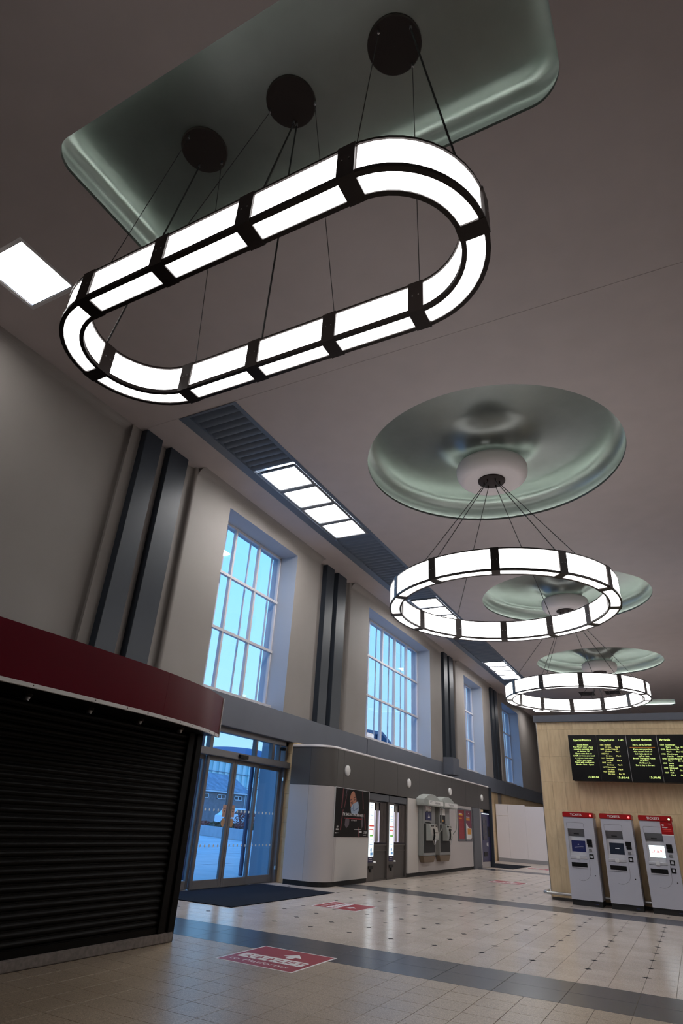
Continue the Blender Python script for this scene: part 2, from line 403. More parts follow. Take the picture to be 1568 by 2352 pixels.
# black diamond insets at every second tile corner
dia = None; locs = []
for i in range(-13, 8):
    for j in range(0, 28):
        y = 9.445 + .657*j
        if 15.2 < y < 16.35 or y > 27.2: continue
        x = X0 + .6545*i
        q = project((x, y, 0))
        if not q or not (-10 < q[0] < 1580 and q[1] < 2360) or x > 3.9: continue
        if x < -9.2 or (x < -7.2 and 9.9 < y < 14) or (x < -7.9 and y > 14.2) or (x > -3.5 and y > 17): continue
        locs.append((q[2], x, y))
locs.sort(); locs = locs[:298]
b = MB(); r = .050
b.v += [(-r, 0, .0006), (0, -r, .0006), (r, 0, .0006), (0, r, .0006), (-r, 0, -.004), (0, -r, -.004), (r, 0, -.004), (0, r, -.004)]
b.f += [(0, 1, 2, 3), (0, 4, 5, 1), (1, 5, 6, 2), (2, 6, 7, 3), (3, 7, 4, 0)]
d0 = b.build('diamond_inset', INSET, floor); d0.location = (locs[0][1], locs[0][2], 0)
rep(d0, [(x, y, 0) for _, x, y in locs[1:]], floor, 'diamond_inset')

# ------------------------------------------------------------------ CEILING
CIRC = [(-2.70, 11.77), (-2.70, 21.56), (-2.70, 31.34)]
ST = (-5.87, .13, 2.19, 4.37)          # stadium coffer
ST2 = (-5.87, .33, 41.3, 43.35)
TR = (-8.29, -6.79, 7.44, 36.2)        # louvred trough
PN = [(-8.50, -7.39, 2.90, 3.97), (-8.46, -7.34, 43.45, 44.55)]
def slab2d(outer, holes, z, th=0.):
    v, f = holed(outer, holes); b = MB(); b.v = [(x, y, z) for x, y in v]; b.f = f; return b
ceiling = sempty('ceiling', (0, 0, 0))
slab2d(rect(-9.6, 4.2, -4.1, 7.43), [rrect(*ST, .36), rect(*PN[0])], ZC+.004).build('ceiling_panel', PLASTER, ceiling, kind='structure')
slab2d(rect(-9.6, 4.2, 7.43, 50.1), [circle(c, 2.85, 96) for c in CIRC] + [rect(*TR), rect(1.39, 2.89, TR[2], TR[3]), rrect(*ST2, .36), rect(*PN[1])], ZC).build('ceiling_panel', PLASTER, ceiling, kind='structure')
MB().quad((-9.6, 7.43, ZC), (4.2, 7.43, ZC), (4.2, 7.43, ZC+.005), (-9.6, 7.43, ZC+.005)).build('ceiling_step', PLASTER, ceiling, kind='structure')
MB().box(-10.6, 4.6, -4.6, 50.6, 10.1, 10.2).build('roof_slab', PLASTER, ceiling, kind='structure')
# circular bowls
for c in CIRC:
    pr = [(2.85, ZC), (2.85, ZC+.055), (2.86, ZC+.055), (2.86, ZC+.012), (3.02, ZC+.012), (2.99, ZC+.26)]
    pr += [(2.61+.38*math.cos(t*math.pi/32), ZC+.26+.32*math.sin(t*math.pi/32)) for t in range(1, 17)]
    pr += [(1.9, ZC+.585), (1.62, ZC+.58)]
    pr += [(1.40-.80*math.sin(t*math.pi/32), ZC-.02+.59*math.cos(t*math.pi/32)) for t in range(1, 17)]
    pr += [(.60, ZC-.10)]
    MB().lathe(pr, c, 96).build('bowl_coffer', SAGE, ceiling, smooth=1.0)
    MB().lathe([(2.863, ZC+.014), (2.863, ZC+.050)], c, 96).build('cove_lamp', COVELIT, ceiling)
    bp = [(.58, ZC-.02), (.66, ZC-.03)] + [(.66+.13*math.sin(t*math.pi/16), ZC-.16+.13*math.cos(t*math.pi/16)) for t in range(1, 9)]
    bp += [(.60+.19*math.cos(t*math.pi/20), ZC-.22-.24*math.sin(t*math.pi/20)) for t in range(0, 11)] + [(.3, ZC-.470), (.001, ZC-.472)]
    MB().lathe(bp, c, 64).build('coffer_boss', BOSS, ceiling, smooth=1.0)
def tray(R, zz, name):
    x0, x1, y0, y1 = R; b = MB(); prof = [(0, 0), (0, .055), (-.01, .055), (-.01, .012), (-.17, .012), (-.13, .27)] + [(-.13+.22*(1-math.cos(t*math.pi/24)), .27+.21*math.sin(t*math.pi/24)) for t in range(1, 13)]
    loops = []
    for ins, h in prof:
        lp = rrect(x0+ins, x1-ins, y0+ins, y1-ins, max(.36-ins*.55, .12), 10); loops.append([(x, y, zz+h) for x, y in lp])
    n = len(loops[0])
    for l in loops: b.v += l
    for i in range(len(loops)-1):
        for j in range(n): k = (j+1) % n; b.f.append((i*n+j, i*n+k, (i+1)*n+k, (i+1)*n+j))
    b.f.append(tuple((len(loops)-1)*n + j for j in range(n)))
    lamp = rrect(x0-.013, x1+.013, y0-.013, y1+.013, .373, 10); lb = MB(); m_ = len(lamp)
    for j in range(m_):
        k = (j+1) % m_; (ax, ay), (bx2, by2) = lamp[j], lamp[k]
        lb.quad((ax, ay, zz+.014), (bx2, by2, zz+.014), (bx2, by2, zz+.050), (ax, ay, zz+.050))
    lb.build('cove_lamp', COVELIT, ceiling)
    return b.build(name, SAGE, ceiling, smooth=.9)
tray(ST, ZC+.004, 'tray_coffer'); tray(ST2, ZC, 'tray_coffer')

# ------------------------------------------------------------------ WALLS
WX, PX, BX_ = -9.5, -9.37, -9.22        # left end wall, pier recesses, window bays
WINS = [(10.60, 13.97, 3), (19.07, 25.5, 5), (30.55, 33.92, 3), (36.2, 42.62, 5)]
ZT = 8.49; XO = -10.1
PIERS = [(7.24, 9.08), (15.35, 17.42), (27.0, 29.05), (35.45, 37.5)]
WINS[3] = (38.3, 42.62, 3)
wall_left = struct('wall_left', WALLP, MB().quad((WX, -4.1, 3.9), (WX, 7.24, 3.9), (WX, 7.24, ZC+.03), (WX, -4.1, ZC+.03)).quad((WX, 7.24, 3.9), (PX, 7.24, 3.9), (PX, 7.24, ZC+.03), (WX, 7.24, ZC+.03)), origin=(0, 0, 0))
def cove(y0, y1, z, x, r=.2):
    b = MB(); pts = [(x, z-r)] + [(x + r*(1-math.cos(t*math.pi/16)), z-r+r*math.sin(t*math.pi/16)) for t in range(1, 9)]
    for (xa, za), (xb, zb) in zip(pts, pts[1:]): b.quad((xa, y0, za), (xa, y1, za), (xb, y1, zb), (xb, y0, zb))
    return b
cove(-4.1, 7.24, ZC+.02, WX).build('cove', WALLP, wall_left, smooth=.6)
for a, b_ in PIERS:
    MB().quad((PX, a-.05, 3.9), (PX, b_+.1, 3.9), (PX, b_+.1, ZC+.01), (PX, a-.05, ZC+.01)).build('pier', WALLP, wall_left)
bays = [(b1, a2) for (_, b1), (a2, _) in zip(PIERS, PIERS[1:] + [(50.1, 0)])]
for (ya, yb), (wa, wb, _) in zip(bays, WINS):
    yy = ya + .17
    v, f = holed(rect(yy, yb, 3.9, ZC+.02), [rect(wa, wb, 3.93, ZT)])
    b = MB(); b.v = [(BX_, x, y) for x, y in v]; b.f = f
    rv = MB(); rv.quad((BX_, wa, 3.93), (XO, wa, 3.93), (XO, wa, ZT), (BX_, wa, ZT)).quad((BX_, wb, 3.93), (XO, wb, 3.93), (XO, wb, ZT), (BX_, wb, ZT))
    rv.quad((BX_, wa, ZT), (XO, wa, ZT), (XO, wb, ZT), (BX_, wb, ZT)).quad((BX_, wa, 3.93), (XO, wa, 3.93), (XO, wb, 3.93), (BX_, wb, 3.93))
    rv.build('window_reveal', REVEAL, wall_left)
    b.quad((BX_, yb, 3.9), (PX, yb, 3.9), (PX, yb, ZC+.02), (BX_, yb, ZC+.02))
    b.build('window_bay', WALLP, wall_left)
    pr = [(PX + .075*(1-math.cos(t*math.pi/12)), ya + .085*math.sin(t*math.pi/12)) for t in range(7)]
    pr += [(BX_ - .075 + .075*math.sin(t*math.pi/12), ya + .085 + .085*(1-math.cos(t*math.pi/12))) for t in range(1, 7)]
    b = MB()
    for (xa, y0), (xb, y1) in zip(pr, pr[1:]): b.quad((xa, y0, 3.9), (xb, y1, 3.9), (xb, y1, ZC), (xa, y0, ZC))
    b.build('rounded_return', WALLP, wall_left, smooth=.8)
    cove(yy, yb, ZC, BX_).build('cove', WALLP, wall_left, smooth=.6)
v, f = holed(rect(-4.1, 50.1, 3.3, 9.9), [rect(a, b_, 3.93, ZT) for a, b_, _ in WINS])
b = MB(); b.v = [(XO, x, y) for x, y in v]; b.f = f
b.build('outer_wall', WALLP, wall_left)
# slate pilaster slabs on the piers
n = 0
for a, b_ in ((7.46, 7.95), (8.23, 8.83), (15.77, 16.27), (16.55, 17.16), (27.38, 27.9), (28.17, 28.76), (35.82, 36.33), (36.6, 37.2)):
    n += 1; struct('trim_%d' % n, SLATE, MB().box(PX-.01, -9.2, a, b_, 3.93, ZC-.001), bevel=.006)
# slate band under the windows
for a, b_ in ((-4.1, 19.2), (19.245, 27.9), (27.92, 37.72), (37.75, 50.1)):
    n += 1; struct('trim_%d' % n, BAND, MB().box(-10.09, -9.2, a, b_, 3.25, 3.945), bevel=.008)
n += 1; struct('trim_%d' % n, BAND, MB().box(-9.21, -8.76, 27.0, 27.85, 3.46, 4.16), bevel=.01)
# lower wall: plain behind the kiosk, travertine beyond the door
low = MB().box(-9.62, -9.42, -4.1, 10.12, -.1, 3.26).box(-9.62, -9.42, 14.56, 50.1, -.1, 3.26)
low.build('lower_wall', WALLP, wall_left)
slabs = MB()
def slab_wall(x, ys, zs, parent, nm='stone_slab'):
    for ya, yb in zip(ys, ys[1:]):
        for za, zb in zip(zs, zs[1:]):
            MB().box(x-.04, x, ya+.0025, yb-.0025, za+.0025, zb-.0025).build(nm, TRAV, parent, bevel=.003)
ZS = [.0, .70, 1.35, 2.0, 2.65, 3.25]
for za, zb in zip([0, .33, .66, .99, 1.32, 1.65, 1.98, 2.31, 2.64, 2.97], [.33, .66, .99, 1.32, 1.65, 1.98, 2.31, 2.64, 2.97, 3.25]):
    MB().box(-9.42, -9.09, 14.60, 14.95, za+.002, zb-.002).build('stone_block', TRAV, wall_left, bevel=.003)
slab_wall(-9.38, [29.5 + .9*k for k in range(9)], ZS, wall_left)
slab_wall(-9.38, [37.6 + 1.24*k for k in range(11)], [1.35, 2.0, 2.65, 3.25], wall_left)
# windows
def window(idx, a, b_, nb):
    W = sempty('window_%d' % idx, (-9.86, (a+b_)/2, 4.1)); g = -9.86; z0, z1 = 4.10, ZT
    fr = MB().box(g-.03, g+.05, a, a+.05, z0, z1).box(g-.03, g+.05, b_-.05, b_, z0, z1).box(g-.03, g+.05, a, b_, z1-.06, z1).box(g-.03, g+.05, a, b_, z0, z0+.06)
    fr.build('window_frame', FRAMEW, W)
    pit = (b_-a)/nb
    for k in range(1, nb):
        y = a + pit*k; MB().box(g-.03, g+.06, y-.035, y+.035, z0, z1).build('mullion', FRAMEW, W)
    zt = [5.60, 7.06]
    for z in zt: MB().box(g-.02, g+.075, a, b_, z-.035, z+.035).build('transom', FRAMEW, W)
    # outer casement bars
    for k in range(nb):
        for y in (a + pit*k + .23, a + pit*(k+1) - .23):
            MB().box(g-.16, g-.12, y-.018, y+.018, z0, z1).build('glazing_bar', FRAMEW, W)
        for za, zb in zip([z0]+zt, zt+[z1]):
            MB().box(g-.008, g-.002, a+pit*k+.03, a+pit*(k+1)-.03, za+.03, zb-.03).build('pane', GLASS, W)
    MB().box(-10.08, -9.62, a+.002, b_-.002, 4.03, 4.12).build('window_sill', FRAMEW, W, bevel=.006)
    b = MB().box(-10.08, -9.66, a+.002, b_-.002, 3.932, 4.03); b.build('apron', WALLP, W)
for i, (a, b_, nb) in enumerate(WINS): window(i+1, a, b_, nb)
struct('wall_right', WALLP, MB().box(4.15, 4.3, -4.1, 50.1, -.1, 9.9), origin=(4.2, 23, 0))
struct('wall_back', WALLP, MB().box(-9.6, 4.3, -4.3, -4.1, -.1, 9.9))
wf = struct('wall_front', WALLP, MB().box(-10.4, 4.3, 50.1, 50.3, -.1, 9.9))
n += 1; struct('trim_%d' % n, BAND, MB().box(-9.2, 4.1, 49.75, 50.09, 3.25, 3.945), bevel=.008)

# ------------------------------------------------------------------ ENTRANCE DOOR
D = sempty('door_1', (-9.4, 12.3, 0)); dx = -9.4
def part(name, m, mb, parent=D, **k): return mb.build(name, m, parent, **k)
part('door_frame', ALU, MB().box(dx-.10, dx+.06, 10.12, 10.2, 0, 3.25).box(dx-.10, dx+.06, 14.47, 14.57, 0, 3.25).box(dx-.10, dx+.06, 10.12, 14.57, 3.13, 3.26)
     .box(dx-.08, dx+.04, 11.33, 11.45, 2.73, 3.14).box(dx-.08, dx+.04, 13.12, 13.2, 2.73, 3.14).box(dx-.08, dx+.04, 13.86, 13.98, 2.73, 3.14).box(dx-.08, dx+.04, 14.2, 14.27, 2.73, 3.14), bevel=.004)
part('door_header', ALU, MB().box(dx-.10, dx+.16, 10.2, 14.6, 2.59, 2.735), bevel=.008)
part('motion_sensor', BLACKG, MB().box(dx+.15, dx+.22, 12.28, 12.62, 2.615, 2.70), bevel=.01)
part('door_camera', BLACKG, MB().box(dx+.05, dx+.17, 14.2, 14.3, 3.0, 3.08), bevel=.01)
def leaf(nm, a, b_, x, lab=None, st=.085, br=.166):
    f_ = MB().box(x-.03, x+.03, a, a+st, 0.01, 2.585).box(x-.03, x+.03, b_-st, b_, .01, 2.585).box(x-.03, x+.03, a+st, b_-st, .01, br).box(x-.03, x+.03, a+st, b_-st, 2.50, 2.585)
    o = part(nm, ALU, f_, bevel=.005)
    MB().box(x-.006, x+.006, a+st, b_-st, br, 2.50).build('pane', GLASSB, o)
    d = MB()
    for zc in (1.50, .80):
        k = 0; y = a+st+.1
        while y < b_-st-.05:
            d.disc((x+.0085, y, zc), .026, (0, 1, 0), (0, 0, 1), 14, .030); y += .152
    d.build('warning_dots', DOTS, o)
    return o
leaf('fixed_leaf', 10.2, 11.36, dx-.07)
L1 = leaf('sliding_leaf', 11.34, 12.36, dx); L2 = leaf('sliding_leaf', 12.365, 13.37, dx)
leaf('fixed_leaf', 13.36, 14.46, dx-.07)
part('transom_pane', GLASSB, MB().box(dx-.03, dx-.02, 10.2, 11.33, 2.73, 3.13).box(dx-.03, dx-.02, 11.45, 13.12, 2.73, 3.13).box(dx-.03, dx-.02, 13.2, 14.2, 2.73, 3.13))
for o, y in ((L1, 12.14), (L2, 12.46)):
    s = MB().box(dx+.008, dx+.010, y, y+.13, 1.37, 1.62).build('paper_notice', PAPER, o)
    t = MB()
    for zz, ww in ((1.535, .09), (1.49, .05), (1.475, .05)): t.box(dx+.0102, dx+.0108, y+.065-ww/2, y+.065+ww/2, zz, zz+.012)
    t.build('printed_lines', DKGREY, o)
    MB().disc((dx+.009, y+.065, 1.26), .07, Y, Z, 20, .09).build('ochre_sticker', STICK, o)
part('floor_lock', STEEL, MB().box(dx+.05, dx+.09, 14.42, 14.47, .28, .36).box(dx+.05, dx+.09, 14.42, 14.47, 2.28, 2.36), bevel=.006)
# entrance mats
def mat_(name, x0, x1, y0, y1, label):
    o = MB().box(x0, x1, y0, y1, 0, .012).build(name, NAVY, None, bevel=.004); tag(o, label, 'mat', 'entrance mats')
mat_('entrance_mat', -9.33, -7.32, 10.06, 13.86, 'dark navy entrance mat inside the glass sliding doors')
mat_('entrance_mat', -9.3, -7.03, 29.35, 32.9, 'dark navy mat by the stone wall beyond the long grey pod')
# ------------------------------------------------------------------ CEILING FIXTURES
def trough(x0, x1, y0, y1, runs, label):
    z = ZC; t = thing('ceiling_trough', label, 'ceiling trough', ((x0+x1)/2, (y0+y1)/2, z))
    fr = MB().box(x0, x0+.24, y0, y1, z-.012, z+.05).box(x1-.07, x1, y0, y1, z-.012, z+.05).box(x1-.13, x1-.09, y0, y1, z+.02, z+.10).box(x0+.24, x1-.07, y0, y0+.06, z-.012, z+.05).box(x0+.24, x1-.07, y1-.06, y1, z-.012, z+.05)
    fr.box(x0, x1, y0, y1, z+.30, z+.32).box(x0, x0+.02, y0, y1, z+.05, z+.3).box(x1-.02, x1, y0, y1, z+.05, z+.3)
    fr.build('trough_frame', TROUGH, t)
    a = y0 + .12; segs = []
    for r in runs: segs.append((a, r[0]-.08)); a = r[1]+.08
    segs.append((a, y1-.1))
    sl = None
    for s0, s1 in segs:
        k = max(1, round((s1-s0)/.222)); p = (s1-s0)/k
        for i in range(k):
            y = s0 + p*(i+.5); c, s_ = math.cos(.62), math.sin(.62); w_ = .105
            if sl is None:
                b = MB(); pts = []
                for q in range(7):
                    u = -1 + q/3.; pts.append((y + w_*u*c*1.05, z+.05 - w_*u*s_*.55 - .022*(1-u*u)))
                pts += [(yy + .006, zz + .012) for yy, zz in reversed(pts)]
                b.prism([(x0+.24, yy, zz) for yy, zz in pts], (x1-.13-x0-.24, 0, 0))
                sl = b.build('louvre_slat', TROUGH, t, smooth=.5); sl_y = y
            else: rep(sl, [(0, y-sl_y, 0)], t, 'louvre_slat')
    return t
RUNS = [(10.0, 14.12), (20.0, 24.1), (29.95, 34.05)]
def panel(x0, x1, y0, y1, z, label, group, fin=.062):
    t = thing('ceiling_light', label, 'ceiling light', ((x0+x1)/2, (y0+y1)/2, z), group)
    f_ = MB().box(x0, x0+fin, y0, y1, z, z+.03).box(x1-fin, x1, y0, y1, z, z+.03).box(x0+fin, x1-fin, y0, y0+fin, z, z+.03).box(x0+fin, x1-fin, y1-fin, y1, z, z+.03)
    f_.build('light_frame', STEEL if group is None else PFRAME, t, bevel=.004)
    i = fin + .012
    MB().box(x0+i-.02, x0+i, y0+i, y1-i, z+.01, z+.09).box(x1-i, x1-i+.02, y0+i, y1-i, z+.01, z+.09).box(x0+i, x1-i, y0+i-.02, y0+i, z+.01, z+.09).box(x0+i, x1-i, y1-i, y1-i+.02, z+.01, z+.09).build('inner_tray', TROUGH, t)
    MB().box(x0+i, x1-i, y0+i, y1-i, z+.055, z+.065).build('diffuser', PANELLIT, t)
    return t
trough(*TR, RUNS, 'long dark louvred trough in the ceiling above the tall windows')
# unseen trough and panels added to light the floor, ticket wall and pod fronts
FILL_TR = (1.39, 2.89)
trough(*FILL_TR, TR[2], TR[3], RUNS, 'added unseen louvred trough on the right of the hall ceiling, for extra light')
ORD = ['first', 'second', 'third', 'fourth']; RN = ['nearest', 'middle', 'farthest']
for ri, (a, b_) in enumerate(RUNS):
    p = (b_-a)/4
    for k in range(4):
        for sd, x0_, x1_ in (('left', TR[0]+.26, TR[1]-.14), ('added right', FILL_TR[0]+.26, FILL_TR[1]-.14)):
            panel(x0_, x1_, a+p*k+.015, a+p*(k+1)-.015, ZC-.004, '%s panel from the camera, %s lit run of the %s ceiling trough' % (ORD[k], RN[ri], sd), 'lit panels in the ceiling troughs')
panel(PN[0][0], PN[0][1], PN[0][2], PN[0][3], ZC+.005, 'single bright square ceiling panel beside the rectangular coffer, left of the stadium pendant', None, .06)
panel(PN[1][0], PN[1][1], PN[1][2], PN[1][3], ZC-.014, 'single far ceiling panel with a steel rim beyond the end of the louvred trough', None, .06)
for i, (a, b_, c, d, lab) in enumerate([(-4.68, -3.76, 38.15, 39.4, 'left of the two dark slatted vents in the far ceiling'), (-3.25, -2.38, 38.1, 39.35, 'right of the two dark slatted vents in the far ceiling')]):
    t = thing('ceiling_vent', lab, 'vent', ((a+b_)/2, (c+d)/2, ZC), 'far ceiling vents')
    MB().box(a, b_, c, c+.04, ZC-.02, ZC-.001).box(a, b_, d-.04, d, ZC-.02, ZC-.001).box(a, a+.04, c, d, ZC-.02, ZC-.001).box(b_-.04, b_, c, d, ZC-.02, ZC-.001).build('vent_frame', PLASTER, t)
    for k in range(4):
        y = c + .06 + (d-c-.12)*k/4; MB().box(a+.04, b_-.04, y+.06, y+.26, ZC-.012, ZC-.002).build('slat', BLACK, t)

# ring and stadium pendants
def stations_arc(c, r, a0, a1, n):
    return [(c[0]+r*math.cos(a0+(a1-a0)*i/n), c[1]+r*math.sin(a0+(a1-a0)*i/n), math.cos(a0+(a1-a0)*i/n), math.sin(a0+(a1-a0)*i/n)) for i in range(n+1)]
def stations_line(p0, p1, nrm, n=1):
    return [(p0[0]+(p1[0]-p0[0])*i/n, p0[1]+(p1[1]-p0[1])*i/n, nrm[0], nrm[1]) for i in range(n+1)]
def trim(st, d):        # shorten a polyline of stations by d at both ends
    def cut(s):
        s = list(s); rem = d
        while True:
            L = math.hypot(s[1][0]-s[0][0], s[1][1]-s[0][1])
            if L > rem:
                u = rem/L; a, b = s[0], s[1]; s[0] = tuple(a[i]+(b[i]-a[i])*u for i in range(4)); return s
            rem -= L; s.pop(0)
    return list(reversed(cut(list(reversed(cut(st))))))
def luminous(t, segs, z0, z1, w, bw, rl, lit=RINGLIT):
    full = []
    for s in segs: full += s[:-1]
    h = w/2
    fr = MB()
    q = lambda a, b_, c, d: [(a, c), (b_, c), (b_, d), (a, d)]
    fr.sweep(full, q(h-rl, h, z0, z0+rl), True).sweep(full, q(-h, -h+rl, z0, z0+rl), True)
    fr.sweep(full, q(h-.02, h, z1-rl*.6, z1), True).sweep(full, q(-h, -h+.02, z1-rl*.6, z1), True).sweep(full, q(-h+.02, h-.02, z1-.05, z1-.04), True)
    fr.build('ring_frame', BRONZE, t, smooth=.5)
    for s in segs:
        x, y, nx, ny = s[0]
        b = MB().obox((x, y), (-ny, nx), (nx, ny), bw/2, h+.006, z0-.004, z1+.004)
        for sg in (-1, 1):
            for dz in (.12, .3):
                cx, cy = x + nx*(h+.007)*sg, y + ny*(h+.007)*sg
        bar = b.build('bar', BRONZE, t)
        sc = MB()
        for sg in (-1, 1):
            for tt in (-.03, .03):
                px, py = x - ny*tt, y + nx*tt
                sc.tube((px + nx*(h+.004)*sg, py + ny*(h+.004)*sg, z0+.2), (px + nx*(h+.011)*sg, py + ny*(h+.011)*sg, z0+.2), .007, 6)
        sc.build('screw', STEEL, bar)
        ts = trim(s, bw/2 - .002)
        MB().sweep(ts, q(h-.022, h-.014, z0+rl*.5, z1-rl*.3), False).build('outer_diffuser', lit, t, smooth=.5)
        MB().sweep(ts, q(-h+.014, -h+.022, z0+rl*.5, z1-rl*.3), False).build('inner_diffuser', lit, t, smooth=.5)
        MB().sweep(ts, q(-h+rl*.6, h-rl*.6, z0+.012, z0+.020), False).build('bottom_diffuser', lit, t, smooth=.5)
        if lit is RINGLIT: MB().sweep(ts, q(-h+.025, h-.025, z1-.032, z1-.024), False).build('top_diffuser', lit, t, smooth=.5)
def ring(c, label):
    z0, z1, w, R = 5.37, 5.79, .235, 2.25; rm = R - w/2
    t = thing('ring_pendant', label, 'pendant light', (c[0], c[1], z0), 'circular ring pendants')
    segs = [stations_arc(c, rm, math.radians(12+30*k), math.radians(42+30*k), 8) for k in range(12)]
    luminous(t, segs, z0, z1, w, .145, .034)
    zc = 8.44
    MB().lathe([(.001, zc-.035), (.27, zc-.035), (.30, zc-.02), (.30, zc+.004), (.001, zc+.004)], c, 32).build('canopy', CANOPY, t, smooth=.6)
    for k in range(6):
        a = math.radians(12+60*k); ca, sa = math.cos(a), math.sin(a)
        p0 = (c[0]+.17*ca, c[1]+.17*sa, zc-.03); p1 = (c[0]+rm*ca, c[1]+rm*sa, z1)
        g = MB().tube((p0[0], p0[1], zc-.03), (p0[0], p0[1], zc-.09), .016, 8).build('cable_gripper', CANOPY, t)
        MB().tube((p0[0], p0[1], zc-.09), p1, .0085, 6).build('cable', CABLE, t)
ring((-2.70, 11.70), 'nearest circular ring pendant with twelve glowing segments, below the largest round coffer')
ring((-2.70, 21.48), 'second circular ring pendant, smaller behind the nearest ring, above the ticket wall')
ring((-2.70, 31.26), 'farthest circular ring pendant, its cables showing above the ticket wall top')
# stadium pendant
t = thing('stadium_pendant', 'large stadium-shaped pendant with white glowing segments under the rectangular coffer', 'pendant light', (-2.885, 3.21, 5.70))
cy, hl, R, w, z0, z1 = 3.21, 1.414, .842, .235, 5.70, 6.075; rm = R - w/2; cx = -2.885
xb = [cx-hl+2*hl*k/3 for k in range(4)]
segs = [stations_line((xb[k], cy-rm), (xb[k+1], cy-rm), (0, -1)) for k in range(3)]
segs += [stations_arc((cx+hl, cy), rm, -math.pi/2, 0, 12), stations_arc((cx+hl, cy), rm, 0, math.pi/2, 12)]
segs += [stations_line((xb[3-k], cy+rm), (xb[2-k], cy+rm), (0, 1)) for k in range(3)]
segs += [stations_arc((cx-hl, cy), rm, math.pi/2, math.pi, 12), stations_arc((cx-hl, cy), rm, math.pi, 1.5*math.pi, 12)]
luminous(t, segs, z0, z1, w, .15, .042, STADLIT)
zc = ZC+.02+.48
att = {'n0': (xb[0], cy-rm), 'n1': (xb[1], cy-rm), 'n2': (xb[2], cy-rm), 'n3': (xb[3], cy-rm), 'f0': (xb[0], cy+rm), 'f1': (xb[1], cy+rm), 'f2': (xb[2], cy+rm), 'f3': (xb[3], cy+rm), 'L': (cx-hl-rm, cy), 'Rr': (cx+hl+rm, cy)}
for (dx_, dy_), cab in (((-4.29, 3.28), (('L', 1, (-.18, .12)), ('f0', 0, (.13, .22)), ('n0', 0, (-.05, -.25)))),
                        ((-2.91, 3.28), (('n2', 1, (-.08, .2)), ('f1', 1, (-.06, .24)), ('f2', 0, (.28, .12)), ('n1', 0, (-.28, -.05)))),
                        ((-1.51, 3.28), (('Rr', 1, (.24, -.1)), ('f3', 0, (.12, .26)), ('n3', 0, (-.1, -.22))))):
    MB().lathe([(.001, zc-.045), (.30, zc-.045), (.312, zc-.03), (.312, zc+.004), (.001, zc+.004)], (dx_, dy_), 40).build('canopy', CANOPY, t, smooth=.6)
    for k, th, (ox, oy) in cab:
        p0 = (dx_+ox, dy_+oy, zc-.045); p1 = (*att[k], z1)
        MB().tube(p0, (p0[0], p0[1], zc-.10), .013, 8).build('cable_gripper', STEEL, t)
        MB().tube((p0[0], p0[1], zc-.10), p1, .0105 if th else .0042, 6).build('cable', CABLE, t)

# ------------------------------------------------------------------ KIOSK
kx, ky1 = -6.0, 7.04
t = thing('shuttered_kiosk', 'dark kiosk with maroon fascia and closed black roller shutter beside the glass doors', 'kiosk', (-7.6, 3.0, 0))
MB().box(-9.15, kx-.05, -1.5, ky1-.12, .0, 2.42).build('kiosk_body', SHUT, t)
MB().box(kx-.08, kx+.06, -1.5, ky1-.02, 0, .105).build('plinth', STONEB, t, bevel=.012)
n = 29; p = (2.40-.17)/n; sl = None
for k in range(n):
    z = .17 + p*k
    if sl is None:
        b = MB(); pts = [(kx + .004 + .022*math.sin(math.pi*min(1, q/7.)), z + .012 + (p-.016)*q/7.) for q in range(8)]
        pts = [(kx-.02, z+.002), (kx+.004, z+.002)] + pts + [(kx+.004, z+p), (kx-.02, z+p)]
        sl = b.prism([(x, -1.5, zz) for x, zz in pts], (0, 6.74+1.5, 0)).build('shutter_slat', SHUT, t, smooth=.7)
    else: rep(sl, [(0, 0, z-.17)], t, 'shutter_slat')
MB().box(kx-.02, kx+.03, -1.5, 6.74, .105, .172).build('shutter_bottom_rail', SHUT, t, bevel=.006)
MB().box(kx-.05, kx+.05, 6.74, 6.86, .105, 2.415).box(kx-.05, kx+.02, 6.86, 6.92, .105, 2.415).box(kx-.05, kx+.045, 6.92, ky1, .0, 2.415).build('shutter_guide', SHUT, t, bevel=.006)
# curved fascia
fp = [(-5.262, -1.5), (-5.262, 3.0), (-5.262, 4.3), (-5.275, 4.9), (-5.30, 5.3), (-5.345, 5.7), (-5.405, 6.05), (-5.475, 6.4), (-5.56, 6.68), (-5.66, 6.93), (-5.73, 7.09)]
def smoothp(pts, n=6):
    out = []
    for i in range(len(pts)-1):
        p0, p1, p2, p3 = pts[max(i-1, 0)], pts[i], pts[i+1], pts[min(i+2, len(pts)-1)]
        for k in range(n):
            u = k/n; f_ = lambda a, b, c, d: .5*(2*b + (c-a)*u + (2*a-5*b+4*c-d)*u*u + (3*b-a-3*c+d)*u**3)
            out.append((f_(p0[0], p1[0], p2[0], p3[0]), f_(p0[1], p1[1], p2[1], p3[1])))
    return out + [pts[-1]]
fs = smoothp(fp)
def stn(pts):
    out = []
    for i in range(len(pts)):
        a, b = pts[max(0, i-1)], pts[min(len(pts)-1, i+1)]; dx_, dy_ = b[0]-a[0], b[1]-a[1]; L = math.hypot(dx_, dy_)
        out.append((pts[i][0], pts[i][1], dy_/L, -dx_/L))
    return out
fst = stn(fs)
cut = min(range(len(fs)), key=lambda i: abs(fs[i][1]-5.5))
for s0, s1 in ((0, cut+1), (cut, len(fst))):
    seg = trim(fst[s0:s1], .0015)
    MB().sweep(seg, [(-.03, 2.43), (0, 2.43), (0, 2.93), (-.03, 2.93)], False).build('fascia_panel', MAROON, t, smooth=.4)
MB().sweep(fst, [(-.034, 2.395), (.004, 2.395), (.004, 2.432), (-.034, 2.432)], False).build('fascia_edge_trim', WHITE, t, smooth=.4)
x, y, nx, ny = fst[-1]
MB().obox((x - nx*.013, y+.006), (-ny, nx), (nx, ny), .008, .02, 2.395, 2.93).build('fascia_end_trim', WHITE, t)
